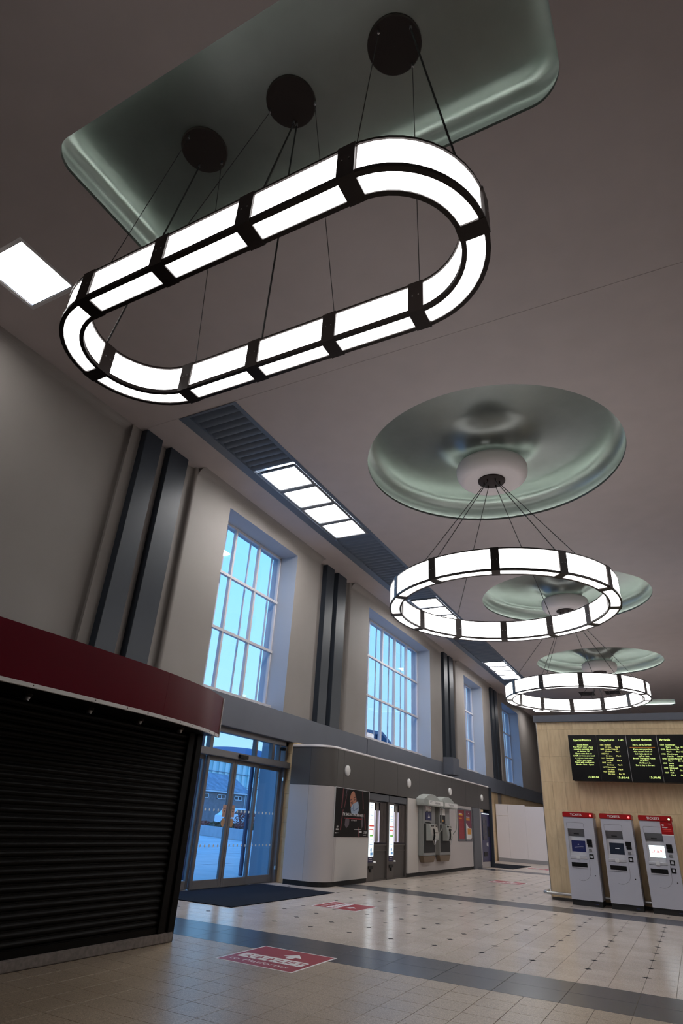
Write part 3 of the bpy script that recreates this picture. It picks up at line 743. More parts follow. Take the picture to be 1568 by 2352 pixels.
MB().prism([(x_-nx_*.03, y_, 2.415) for x_, y_, nx_, _ in fst] + [(-9.1, 7.09, 2.415), (-9.1, -1.5, 2.415)], (0, 0, .5)).build('canopy_roof', SHUT, t)
sc = MB()
for i in range(8, len(fst), 5):
    x, y, nx, ny = fst[i]; sc.tube((x+nx*.003, y+ny*.003, 2.414), (x+nx*.008, y+ny*.008, 2.414), .007, 6)
sc.build('trim_screw', BRONZE, t)
for k, y in enumerate((4.01, 4.81, 5.58, 6.31)):
    s = thing('soffit_spotlight', '%s small dark spotlight from the left under the maroon kiosk fascia' % ORD[k], 'spotlight', (-5.75, y, 2.415), 'soffit spotlights')
    MB().tube((-5.75, y, 2.415), (-5.75, y, 2.385), .045, 14).build('lamp_base', BRONZE, s)
    MB().tube((-5.75, y, 2.388), (-5.75, y-.01, 2.352), .034, 14, .03).build('lamp_head', STEEL, s)

# ------------------------------------------------------------------ POD (grey unit with photo booths)
bx, by0, by1 = -7.98, 14.40, 29.62
t = thing('station_pod', 'long grey pod with dark upper band and pale lower panels along the window wall', 'pod', (-8.6, 22, 0))
rc = .52
def plan(inset=0.):      # front outline from the back left corner around the rounded corner
    c = (bx-rc, by0+rc); r = rc-inset
    return [(-9.08, by0+inset, 0, -1), (c[0], by0+inset, 0, -1)] + [(c[0]+r*math.sin(a*math.pi/16), c[1]-r*math.cos(a*math.pi/16), math.sin(a*math.pi/16), -math.cos(a*math.pi/16)) for a in range(1, 8)] + [(bx-inset, c[1], 1, 0)]
pl = plan()
flank, corner = pl[:2], pl[1:]
def sw(st, o0, o1, za, zb, nm, m, **k): return MB().sweep(st, [(o0, za), (o1, za), (o1, zb), (o0, zb)], False).build(nm, m, t, smooth=.5, **k)
ZD, ZTP = 2.212, 3.13
sw(trim(flank, .002), -.05, 0, .11, ZD-.004, 'side_panel', LTGREY); sw(trim(corner, .003), -.05, 0, .11, ZD-.004, 'corner_panel', LTGREY)
sw(trim(flank, .002), -.05, .002, ZD+.004, ZTP-.01, 'upper_side_panel', DKGREY); sw(trim(corner, .003), -.05, .002, ZD+.004, ZTP-.01, 'upper_corner_panel', DKGREY)
yj = [by0+rc, 15.28, 17.2, 18.95, 20.9, 22.6, 24.3, 26.1, 27.9, by1]
for a, b_ in zip(yj, yj[1:]): MB().box(bx-.05, bx+.002, a+.004, b_-.004, ZD+.004, ZTP-.01).build('upper_panel', DKGREY, t)
for a, b_ in ((by0+rc, 15.02), (15.024, 16.93), (19.84, 20.75), (20.754, 26.82), (28.0, 28.17)):
    MB().box(bx-.05, bx, a+.002, b_-.002, .11, ZD-.004).build('front_panel', LTGREY2 if a in (15.024, 19.84) else LTGREY, t)
fullp = pl + [(bx, by1, 1, 0)]
MB().sweep(fullp, [(-.12, ZTP-.01), (.012, ZTP-.01), (.012, ZTP+.014), (-.02, ZTP+.05), (-.12, ZTP+.06)], False).build('top_rail', LTGREY, t, smooth=.5)
MB().sweep(plan(.05) + [(bx-.05, 16.93, 1, 0)], [(-.3, 0), (0, 0), (0, .12), (-.3, .12)], False).box(bx-.3, bx-.05, 19.84, 26.86, 0, .12).build('plinth', BLACK, t)
MB().box(-9.08, bx-.06, by0+.6, 16.93, .1, 3.15).box(-9.08, -8.5, by0+.05, by0+.62, .1, 3.13).box(-9.19, -8.95, 16.93, 19.85, .0, 3.15).box(-9.0, bx-.06, 16.9, 19.9, 2.22, 3.15).box(-9.19, bx-.06, 19.85, 27.9, .1, 3.15).box(-9.19, -8.75, 27.9, by1, 0, 3.15).box(-8.8, bx-.06, 27.9, by1, 2.22, 3.15).build('pod_core', DKGREY, t)
MB().box(bx-.05, bx+.015, 26.86, 27.96, 0.0, ZD-.004).box(bx+.01, bx+.03, 26.93, 27.89, .03, 2.13).build('service_door', BOOTHH, t, bevel=.004)
MB().box(bx-.3, bx+.10, by1, by1+.10, 0, 3.12).build('end_post', SLATE, t)
for k, y in enumerate((15.47, 19.88, 24.05, 28.38)):
    o = thing('bulkhead_light', '%s round white bulkhead fitting from the left on the dark upper band of the pod' % ORD[k], 'bulkhead light', (bx, y, 2.64), 'bulkhead fittings on the pod')
    MB().tube((bx, y, 2.64), (bx+.035, y, 2.64), .135, 28, .13).build('rim', WHITEM, o)
    b = MB(); pr = [(.125*math.cos(q*math.pi/12), .035+.03*math.sin(q*math.pi/12)) for q in range(7)]
    for i in range(28):
        for (r0, h0), (r1, h1) in zip(pr, pr[1:]):
            a0, a1 = 2*math.pi*i/28, 2*math.pi*(i+1)/28
            b.quad((bx+h0, y+r0*math.cos(a0), 2.64+r0*math.sin(a0)), (bx+h0, y+r0*math.cos(a1), 2.64+r0*math.sin(a1)), (bx+h1, y+r1*math.cos(a1), 2.64+r1*math.sin(a1)), (bx+h1, y+r1*math.cos(a0), 2.64+r1*math.sin(a0)))
    b.build('lens', WHITE, o, smooth=1.)
# poster
PO = thing('wall_poster', 'black poster of a masked face with white lettering on the pod wall', 'poster', (bx, 15.87, 1.07))
px = bx + .012; ya, yb, za, zb = 14.87, 16.87, 1.07, 2.20
MB().box(bx, px, ya, yb, za, zb).build('poster_sheet', POSTERB, PO)
MB().box(bx, px+.004, ya-.012, ya, za, zb+.012).box(bx, px+.004, yb, yb+.012, za, zb+.012).box(bx, px+.004, ya, yb, zb, zb+.012).build('poster_frame', WHITEM, PO)
U = lambda u, v, l=.0012: (px+l, ya + (yb-ya)*u, za + (zb-za)*v)    # u, v in 0..1 from lower left
def pr_(nm, m, polys, l=.0012):
    b = MB()
    for pl_ in polys: b.poly([U(u, v, l) for u, v in pl_])
    return b.build(nm, m, PO)
pr_('red_stripes', POSTERR, [[(.20, 1), (.23, 1), (.20, .58), (.17, .58)], [(.33, 1), (.35, 1), (.27, .6), (.25, .6)], [(.22, .56), (.24, .56), (.19, .14), (.16, .14)], [(.78, 1), (.80, 1), (.84, .6), (.82, .6)], [(.86, .5), (.885, .5), (.93, .16), (.90, .16)], [(.68, .20), (.71, .20), (.74, 0), (.70, 0)]])
for pl_ in [[(0.31, 1), (0.36, 1), (0.32, 0.84), (0.28, 0.84)], [(0.3, 0.36), (0.36, 0.4), (0.42, 0.36), (0.41, 0.24), (0.34, 0.18), (0.29, 0.24)], [(0.79, 0.46), (0.83, 0.4), (0.84, 0.26), (0.8, 0.18), (0.77, 0.3)]]: pr_('dim_shape', POSTERG, [pl_])
pr_('face', SKIN, [[(.435, .90), (.47, .955), (.515, .97), (.545, .94), (.575, .88), (.60, .80), (.615, .70), (.60, .60), (.55, .55), (.48, .56), (.435, .64), (.41, .73), (.41, .82)]], .0016)
pr_('face_shade', SKIND, [[(.54, .955), (.575, .90), (.615, .80), (.635, .70), (.61, .66), (.60, .74), (.58, .82), (.555, .89)], [(.425, .715), (.455, .735), (.475, .715), (.45, .69)], [(.52, .835), (.565, .855), (.575, .835), (.53, .81)], [(.53, .785), (.565, .805), (.575, .79), (.54, .765)], [(.42, .775), (.46, .80), (.468, .78), (.42, .755)], [(.488, .75), (.50, .75), (.505, .67), (.482, .67)]], .002)
pr_('hair', POSTERG, [[(.37, .99), (.46, .985), (.425, .92), (.402, .84), (.40, .72), (.375, .72), (.36, .85)], [(.47, 1), (.56, 1), (.63, .88), (.645, .76), (.62, .80), (.58, .90), (.53, .975)]], .0024).data.materials[0] = POSTERB
pr_('face_mask', MASKB, [[(.44, .60), (.47, .655), (.50, .69), (.535, .70), (.60, .74), (.655, .76), (.68, .68), (.685, .57), (.66, .50), (.56, .47), (.46, .50)]], .0028)
pr_('mask_folds', MASKD, [[(.515, .68), (.53, .68), (.52, .54), (.505, .54)], [(.53, .55), (.67, .63), (.675, .615), (.535, .535)], [(.46, .585), (.505, .61), (.508, .597), (.46, .57)]], .0032)
b = MB(); b.text("I'M SMILING UNDER HERE", .098, U(.53, .435, .004), Y, Z, 'CENTER', 1.10, bold=.012)
b.text("Let's keep safe", .052, U(.55, .335, .004), Y, Z, 'CENTER', 1.05)
b.text('LNER', .095, U(.965, .075, .004), Y, Z, 'RIGHT', .95)
for u0, u1, v0, v1 in ((.56, .79, .155, .163), (.71, .80, .095, .125), (.065, .105, .185, .20), (.05, .12, .14, .165), (.03, .07, .07, .09), (.08, .12, .075, .085), (.84, .94, .035, .04), (.07, .085, .20, .22), (.095, .11, .20, .22)): b.poly([U(u0, v0, .004), U(u1, v0, .004), U(u1, v1, .004), U(u0, v1, .004)])
b.build('lettering', WHITE, PO)
b = MB(); b.poly([U(.27, .375, .004), U(.80, .375, .004), U(.80, .394, .004), U(.27, .394, .004)]); b.build('red_underline', CRIM, PO)
# photo booths
def photo_booth(y0, label):
    x = -8.05; y1 = y0 + 1.40
    o = thing('photo_booth', label, 'photo booth', (x-.4, (y0+y1)/2, 0), 'photo booths in the pod')
    MB().box(x-.85, x, y0, y0+.03, 0, 2.18).box(x-.85, x+.02, y1-.05, y1, 0, 2.18).box(x-.9, x-.85, y0, y1, 0, 2.18).box(x-.85, x, y0+.03, y1-.05, 0, .03).build('booth_shell', BOOTHG, o, bevel=.004)
    MB().box(x-.85, x+.03, y0, y1, 2.01, 2.19).build('header', BOOTHH, o, bevel=.006)
    MB().box(x-.85, x, y0+.03, y0+.46, .03, 2.01).build('machine_column', BOOTHG, o)
    MB().box(x, x+.012, y0+.10, y0+.41, .60, 1.945).build('lit_strip', LIGHTBOX, o)
    b = MB(); b.box(x+.012, x+.0135, y0+.10, y0+.40, 1.335, 1.37).box(x+.012, x+.0135, y0+.10, y0+.37, 1.25, 1.275).box(x+.012, x+.0135, y0+.33, y0+.38, 1.13, 1.25).build('red_print', PINKR, o)
    MB().box(x+.012, x+.0135, y0+.14, y0+.36, 1.09, 1.135).build('green_print', GREENP, o)
    b = MB()
    for zz in (1.87, 1.80, 1.62, 1.55, 1.50, 1.0, .94, .88): b.box(x+.012, x+.0135, y0+.15, y0+.34, zz, zz+.012)
    b.disc((x+.0136, y0+.25, .76), .05, Y, Z, 14).box(x+.012, x+.0135, y0+.2, y0+.36, .63, .70)
    b.build('blue_print', BLUEP, o)
    b = MB().box(x, x+.008, y0+.09, y0+.38, .46, .59); b.build('price_plate', NAVYP, o)
    MB().box(x+.008, x+.0092, y0+.14, y0+.32, .545, .56).box(x+.008, x+.0092, y0+.12, y0+.34, .50, .51).build('printed_lines', WHITE, o)
    MB().box(x, x+.03, y0+.10, y0+.38, .30, .375).box(x, x+.03, y0+.20, y0+.27, .22, .30).build('delivery_slot', BLACK, o)
    MB().box(x-.03, x-.002, y0+.47, y1-.06, .86, .905).box(x-.03, x, y0+.47, y1-.06, .72, .745).build('rail', BOOTHG, o)
    MB().box(x-.05, x-.03, y0+.47, y1-.06, .03, .86).build('lower_door', DKGREY, o)
    MB().box(x-.20, x-.18, y0+.47, y1-.06, .93, 1.76).build('backlit_panel', BACKLIT, o)
    MB().box(x-.22, x-.16, y0+.47, y1-.06, 1.76, 2.0).build('inner_hood', BOOTHG, o)
    b = MB(); yc0, yc1 = (y0+.92, y1-.06); n_ = 30
    pts = [(x-.045+.025*math.sin(i*1.35), yc0+(yc1-yc0)*i/n_) for i in range(n_+1)]
    for (xa, y_), (xb, yy_) in zip(pts, pts[1:]): b.quad((xa, y_, .93), (xb, yy_, .93), (xb, yy_, 1.98), (xa, y_, 1.98))
    b.build('curtain', CURT, o, smooth=1.)
    b = MB(); pts = [(x-.09+.02*math.sin(i*1.7), y0+.72+.035*i) for i in range(8)]
    for i, ((xa, y_), (xb, yy_)) in enumerate(zip(pts, pts[1:])): b.quad((xa, y_, .94+.01*i), (xb, yy_, .93), (xb, yy_-.02, 1.96), (xa, y_+.02, 1.96))
    b.build('curtain_lining', CURTL, o, smooth=1.)
    MB().tube((x-.04, y0+.48, .45), (x+.02, y0+.55, .45), .02, 10).build('stool_knob', STEEL, o)
    MB().tube((x-.06, y0+.46, 1.98), (x-.06, y1-.05, 1.98), .012, 8).build('curtain_rail', STEEL, o)
photo_booth(17.0, 'photo booth nearer the masked face poster, left of the pair')
photo_booth(18.43, 'photo booth on the right of the pair, next to the pale panel')
# telephones
def telephone(y0, label, kind):
    o = thing('pay_telephone', label, 'telephone', (bx, y0+.6, .36), 'pay telephones on the pod wall')
    x0, x1, y1 = bx+.002, bx+.17, y0+1.18
    MB().box(x0, x1, y0, y1, .56, 2.12).build('back_housing', PHONEG, o, bevel=.02)
    b = MB(); b.prism([(x1, y0, .57), (x1, y1, .57), (x1-.02, y1-.12, .38), (x1-.02, y0+.16, .38)], (-(x1-x0-.03), 0, 0)); b.build('housing_base', BROWNB, o, bevel=.01)
    # hood with curved roof
    hx1, ha, hb = bx+.42, y0-.18, y0+1.38
    pts = [(ha, 2.06), (ha+.03, 2.03), (hb-.03, 2.03), (hb, 2.06), (hb, 2.20)] + [(hb-.03-(hb-ha-.06)*q/10., 2.20+.20*math.sin(math.pi*(q+.6)/11.2)**.8) for q in range(11)] + [(ha, 2.20)]
    b = MB(); b.prism([(x0, y, z) for y, z in pts], (hx1-x0-.12, 0, 0))
    b.box(x0, hx1, ha+.01, hb-.01, 2.03, 2.215)
    k = len(pts); b.build('hood', PHONEL, o, bevel=.012, smooth=.7)
    MB().box(hx1, hx1+.008, ha+.12, hb-.06, 2.075, 2.195).build('sign_panel', WHITE, o)
    b = MB().text('Telephone', .10, (hx1+.0095, y0+.72 if kind == 0 else y0+.6, 2.105), Y, Z, 'CENTER', 1.25); b.build('lettering', BLACK, o)
    if kind == 0: MB().text('BT', .095, (hx1+.0095, y0+.12, 2.105), Y, Z, 'CENTER', 1.9).build('logo_lettering', NAVYP, o)
    # notice cards
    xc = x1 + .004
    if kind == 0:
        MB().box(x1, xc, y0+.22, y0+.82, 1.60, 2.07).build('card_holder', BLACK, o)
        MB().box(xc, xc+.003, y0+.26, y0+.80, 1.60, 1.84).build('navy_card', NAVYP, o)
        b = MB().box(xc, xc+.003, y0+.26, y0+.80, 1.90, 2.03)
        for q in range(5): b.poly([(xc+.0035, y0+.26+.11*q, 1.90), (xc+.0035, y0+.26+.11*(q+.8), 1.90), (xc+.0035, y0+.26+.11*q, 1.845)])
        b.build('white_card', WHITE, o)
        MB().box(xc+.003, xc+.0045, y0+.30, y0+.66, 1.995, 2.012).box(xc+.003, xc+.0045, y0+.66, y0+.72, 1.95, 1.97).build('red_print', RED, o)
        b = MB(); c_ = y0+.56
        b.poly([(xc+.004, c_-.10, 1.68), (xc+.004, c_+.10, 1.68), (xc+.004, c_, 1.80)]); b.build('white_triangle', WHITE, o)
        b = MB(); b.poly([(xc+.005, c_-.055, 1.70), (xc+.005, c_+.055, 1.70), (xc+.005, c_, 1.77)]); b.box(xc+.003, xc+.0042, c_-.14, c_+.14, 1.640, 1.655); b.build('triangle_centre', NAVYP, o)
    else:
        MB().box(x1, xc, y0+.10, y0+.66, 1.56, 2.09).build('card_holder', BLACK, o)
        MB().box(xc, xc+.003, y0+.12, y0+.64, 2.01, 2.08).build('blue_card', MASKD, o)
        MB().box(xc, xc+.003, y0+.12, y0+.64, 1.80, 2.01).build('white_card', WHITE, o)
        MB().box(xc+.003, xc+.0045, y0+.16, y0+.42, 1.965, 1.982).build('red_print', RED, o)
        MB().disc((xc+.002, y0+.40, 1.63), .07, Y, Z, 12, .035).build('orange_print', ORANGE, o)
    b = MB(); b.poly([(x1+.003, y0+.12, 1.515)] + [(x1+.003, y0+.12+.7*q/8., 1.515+.05*math.sin(math.pi*q/8.)) for q in range(9)] + [(x1+.003, y0+.82, 1.515)]); b.build('coin_arch', BLACK, o)
    MB().box(x1, x1+.015, y0+.10, y0+1.10, .66, 1.50).build('back_board', BLACK, o, bevel=.005)
    # telephone body
    f0, f1 = (y0+.26, y0+.98) if kind == 0 else (y0+.32, y0+.92)
    x2 = x1 + .17
    b = MB(); b.prism([(x1, f0, 1.0), (x2, f0, 1.02), (x2+.03, f0, 1.15), (x2-.03, f0, 1.49), (x1, f0, 1.50)], (0, f1-f0, 0)); b.build('telephone_body', PHONEL, o, bevel=.012)
    b = MB(); g0 = f0+.02 if kind == 0 else f0+.22
    b.prism([(x2+.031, g0, 1.17), (x2-.026, g0, 1.475), (x2-.022, g0, 1.478), (x2+.036, g0, 1.17)], (0, f1-.03-g0, 0)); b.build('keypad_plate', CREAM, o)
    b = MB(); xx = x2+.03
    for yy, zz, a_, h_ in ((.12, 1.42, .05, .05), (.25, 1.425, .06, .04), (.52, 1.42, .05, .04)): b.box(x2-.03, x2+.004, f0+yy*(f1-f0)/.7, f0+(yy+a_)*(f1-f0)/.7, zz, zz+h_)
    if kind == 0: b.box(x2, x2+.035, f0+.24, f0+.6, 1.235, 1.26).box(x2, x2+.04, f0+.27, f0+.34, 1.13, 1.19)
    else: b.box(x2-.02, x2+.025, f0+.25, f0+.42, 1.33, 1.39)
    b.build('display_slots', BLACK, o)
    MB().box(x2-.01, x2+.034, f1-.18, f1-.05, 1.04, 1.075).build('coin_return', STEEL, o, bevel=.008)
    h = f0 + .12
    MB().path([(x2+.05, h, 1.36), (x2+.075, h, 1.33), (x2+.085, h, 1.2), (x2+.07, h, 1.06), (x2+.05, h, 1.03)], .028, 10).build('handset', BLACKG, o, smooth=.8)
    pts = [(x2+.05, h, 1.03)] + [(x2+.05-.02*q/10, h+.05*q*.55, 1.03-.13*math.sin(math.pi*q/10)) for q in range(1, 11)]
    MB().path(pts, .010, 6).build('armoured_cord', STEEL, o, smooth=.8)
    # side wing
    b = MB(); wy = hb-.04
    b.path([(hx1-.06, wy, 2.04), (hx1-.06, wy, 1.40), (hx1-.09, wy, 1.33), (x1, wy, 1.16)], .016, 8); b.build('side_wing_rail', PHONEL, o, smooth=.8)
telephone(20.72, 'pay telephone nearer the photo booths, its hood lettered with a logo before the word', 0)
telephone(22.30, 'pay telephone next to the two red notice frames, blue-topped card above it', 1)
# red notice frames
def notice(y0, y1, z0, z1, label, m, kind):
    o = thing('notice_frame', label, 'notice', (bx, (y0+y1)/2, z0), 'framed notices on the pod')
    MB().box(bx, bx+.03, y0, y0+.05, z0-.07, z1+.05).box(bx, bx+.03, y1-.05, y1, z0-.07, z1+.05).box(bx, bx+.03, y0+.05, y1-.05, z0-.07, z0).box(bx, bx+.03, y0+.05, y1-.05, z1, z1+.05).build('frame', BOOTHH, o)
    MB().box(bx, bx+.02, y0+.05, y1-.05, z0, z1).build('poster_sheet', m, o)
    x = bx+.0215; W_ = y1-y0-.1; a = y0+.05
    q = lambda u0, u1, v0, v1: (x-.0015, x, a+W_*u0, a+W_*u1, z0+(z1-z0)*v0, z0+(z1-z0)*v1)
    if kind == 0:
        MB().box(*q(.1, .65, .86, .885)).build('white_print', WHITE, o)
        MB().box(*q(.08, .75, .815, .845)).build('yellow_print', YELLOW, o); MB().box(*q(.08, .6, .69, .735)).build('orange_print', ORANGE, o)
        b = MB()
        for v in (.58, .55, .52, .40, .37, .34, .30, .18): b.box(*q(.1, .8, v, v+.008))
        b.build('text_lines', RED, o)
    else:
        b = MB(); b.poly([(x, a, z0+(z1-z0)*.0), (x, a+W_*.8, z0), (x, a+W_, z0+(z1-z0)*.06), (x, a+W_, z0+(z1-z0)*.38), (x, a+W_*.5, z0+(z1-z0)*.40), (x, a, z0+(z1-z0)*.58)]); b.box(*q(.5, .6, .90, .925)).box(*q(.1, .7, .77, .785)); b.build('white_print', WHITE, o)
        MB().box(x, x+.001, a+W_*.25, a+W_*.9, z0+(z1-z0)*.17, z0+(z1-z0)*.38).box(*q(.1, .72, .655, .74)).build('orange_print', ORANGE, o)
notice(24.92, 25.74, 1.05, 2.06, 'tall red framed notice nearer the telephones', CRIM, 0)
notice(25.86, 26.70, 1.05, 2.06, 'tall plum framed notice with an orange picture beside the grey service door', PLUM, 1)
# vending machine
o = thing('vending_machine', 'dark blue vending machine set in the far end of the grey pod', 'vending machine', (-8.35, 28.9, 0))
MB().box(-8.72, bx-.02, 28.22, 29.58, .22, 2.08).build('cabinet', DBLUE, o, bevel=.012)
MB().box(-8.72, bx-.05, 28.24, 29.56, 0, .22).build('base', LTGREY, o, bevel=.01)
MB().box(bx-.021, bx-.008, 28.40, 29.05, 1.02, 1.90).build('display_window', SCRD, o)
for r in range(4):
    for c_ in range(3): MB().box(bx-.009, bx-.004, 28.46+.2*c_, 28.58+.2*c_, 1.08+.2*r, 1.20+.2*r).build('product_button', POSTERG, o)
MB().box(bx-.021, bx-.006, 29.18, 29.44, 1.15, 1.55).box(bx-.021, bx-.006, 28.5, 29.0, .42, .58).build('control_panel', BLACK, o)
b = MB().disc((bx-.0185, 29.0, .86), .07, Y, Z, 14).box(bx-.02, bx-.0185, 29.12, 29.2, .78, .95); b.build('white_emblem', WHITE, o)
MB().box(bx-.03, bx-.004, 28.36, 29.45, 2.02, 2.05).build('strip_lamp', LIGHTBOX, o)
# hoarding at the far left
o = thing('hoarding', 'white temporary hoarding with a flush door across the far left corner', 'hoarding', (-7.0, 35.85, 0))
MB().box(-9.3, -8.66, 35.8, 35.86, .17, 2.13).build('hoarding_door', HOARD, o)
MB().box(-9.3, -8.665, 35.8, 35.86, 2.14, 2.69).box(-8.655, -7.752, 35.8, 35.86, .17, 2.69).build('hoarding_panel', HOARD, o)
for k in range(4): MB().box(-7.748+1.25*k, -6.504+1.25*k, 35.8, 35.86, .17, 2.63).build('hoarding_panel', HOARD, o)
MB().box(-9.3, -2.75, 35.79, 35.87, 0, .17).build('hoarding_base', HOARDB, o)
# ------------------------------------------------------------------ TICKET WALL
ty, tx0, tx1 = 17.85, -3.37, 4.1
t = sempty('wall_ticket', (0.3, 19.5, 0))
MB().box(tx0+.02, tx1, ty+.03, 22.0, .0, 4.15).build('wall_core', TRAV, t)
zs = [.06, .70, 1.35, 2.0, 2.65, 3.28, 3.96, 4.15]; xs_ = [tx0, -3.10] + [-2.775+.325*k for k in range(12)]
for za, zb in zip(zs, zs[1:]):
    xx = xs_ if True else xs_
    for xa, xb in zip(xx, xx[1:]):
        MB().box(xa+.0015, xb-.0015, ty, ty+.03, za+.0015, zb-.0015).build('stone_slab', TRAV, t)
MB().box(xs_[-1]+.002, tx1, ty, ty+.03, .06, 4.15).build('stone_cladding', TRAV, t)
MB().box(tx0-.014, tx0-.001, ty-.004, ty+.10, 0, 4.15).build('corner_trim', STEEL, t)
MB().box(tx0-.06, tx1, ty-.08, 22.1, 4.15, 4.325).build('wall_cap', BAND, t, bevel=.006)
MB().box(tx0+.01, tx1, ty-.004, ty+.03, 0, .06).build('kick_strip', DKGREY, t)
o = thing('bumper_rail', 'polished steel bumper rail low along the stone ticket wall', 'rail', (-1.2, ty-.1, 0))
pts = [(tx0-.16, ty+.55, .15), (tx0-.16, ty+.02, .15)] + [(tx0-.06-.10*math.cos(a*math.pi/12), ty-.02-.10*math.sin(a*math.pi/12), .15) for a in range(0, 7)] + [(tx1-.1, ty-.12, .15)]
MB().path(pts, .032, 12).build('rail_tube', STEEL, o, smooth=.8)
for x in (-3.1, -2.02, -1.18, -.3, .9, 2.4): MB().tube((x, ty-.12, .15), (x, ty, .15), .018, 8).build('rail_bracket', STEEL, o)
# departure board
o = thing('departure_board', 'black electronic board of departures and notices hung on the stone ticket wall', 'display board', (-.75, 17.5, 2.68))
dy, z0, z1 = 17.5, 2.675, 3.765; w_ = .698; xl = -2.525
for k in range(5):
    x = xl + w_*k + (.0 if k < 2 else 0)
    MB().box(x+.004, x+w_-.004, dy, dy+.30, z0, z1).build('display_module', BLACKG, o, bevel=.004)
    MB().box(x+w_-.006, x+w_+.006, dy+.01, dy+.3, z0+.01, z1-.01).build('module_joint', STEEL if k else DKGREY, o)
yy = dy - .003
def lines(b, rows, xl_, zt, size, dz, mode='C', wx=1.):
    for i, r in enumerate(rows):
        if r is None: continue
        items = r if isinstance(r, list) else [(.5 if mode == 'C' else .0, r, 'CENTER' if mode == 'C' else 'LEFT')]
        for u, s_, al in items: b.text(s_, size, (xl_ + .62*u, yy, zt - dz*i), X, Z, al, wx)
x1_ = xl + .035
b = MB(); b.text('Special Notice', .072, (x1_+.31, yy, 3.62), X, Z, 'CENTER', 1.05)
lines(b, ['Covid Aware', 'You MUST wear a Face', 'covering on trains and', 'at stations. W', 'Please note that on', 'LNER services, you need', 'to make a reservation', 'before you travel.', 'Travel with confidence.', 'Hands - Face - Space'], x1_, 3.51, .05, .0525, 'C', 1.02)
b.text('15:30:46', .066, (x1_+.61, yy, 2.74), X, Z, 'RIGHT', 1.25); b.build('led_lettering', LEDT, o)
x2_ = x1_ + w_
b = MB(); b.text('Departures', .072, (x2_+.04, yy, 3.62), X, Z, 'LEFT', 1.05).text('1 of 2', .05, (x2_+.60, yy, 3.625), X, Z, 'RIGHT', 1.)
b.text('15:30:46', .066, (x2_+.61, yy, 2.74), X, Z, 'RIGHT', 1.25); b.build('led_lettering', LEDT, o)
b = MB(); rows = []
for tm, pl_, pf in (('1604', 'Sheffield', '8'), ('1605', 'London Kings X', '1'), ('1605', 'Hull', '5'), ('1611', 'Edinburgh', '4'), ('1615', 'Leeds', '8'), ('1619', 'Newcastle', '4'), ('1620', 'Sheffield', '3B')):
    rows += [[(.04, tm, 'LEFT'), (.22, pl_, 'LEFT')], [(.22, 'On time', 'LEFT'), (.62, 'Plat ' + pf, 'LEFT')]]
lines(b, rows, x2_, 3.51, .046, .0525); b.build('led_lettering', LEDY, o)
x3_ = x2_ + w_
b = MB(); b.text('Special Notices', .072, (x3_+.31, yy, 3.62), X, Z, 'CENTER', 1.05)
lines(b, ['See it, Say it, Sorted!', None, 'If you see something', "that doesn't look or", 'feel right, speak to', 'staff or text', 'British Transport Police', 'on 61016.', "We'll sort it.", 'See it. Say it. Sorted.'], x3_, 3.51, .05, .0525, 'C', 1.02)
b.text('15:30:46', .072, (x3_+.61, yy, 2.755), X, Z, 'RIGHT', 1.05); b.build('led_lettering', LEDT, o)
MB().text('**********************', .05, (x3_+.31, yy, 3.44), X, Z, 'CENTER', 1.25).build('led_dotted_line', LEDO, o)
x4_ = x3_ + w_
b = MB(); b.text('Arrivals', .072, (x4_+.02, yy, 3.62), X, Z, 'LEFT', 1.05); rows = []
for tm, pl_, pf, st_ in (('1508', 'Scunthorpe', '6', 'Due 1510'), ('1535', 'Manchester Pic', '8', 'Due 1532'), ('1538', 'Cleethorpes', '3B', 'On time'), ('1540', 'London Kings X', '4', 'On time'), ('1545', 'Leeds', '1', 'On time'), ('1555', 'Edinburgh', '1', 'On time'), ('1557', 'Hull', '6', 'On time')):
    rows += [[(.02, tm, 'LEFT'), (.22, pl_, 'LEFT')], [(.22, 'Plat ' + pf, 'LEFT'), (.56, st_, 'LEFT')]]
lines(b, rows, x4_, 3.51, .046, .0525); b.build('led_lettering', LEDT, o)
for x in (-1.9, -.5, .6): MB().box(x, x+.1, dy+.30, ty-.001, 3.1, 3.3).build('wall_bracket', BLACK, o)

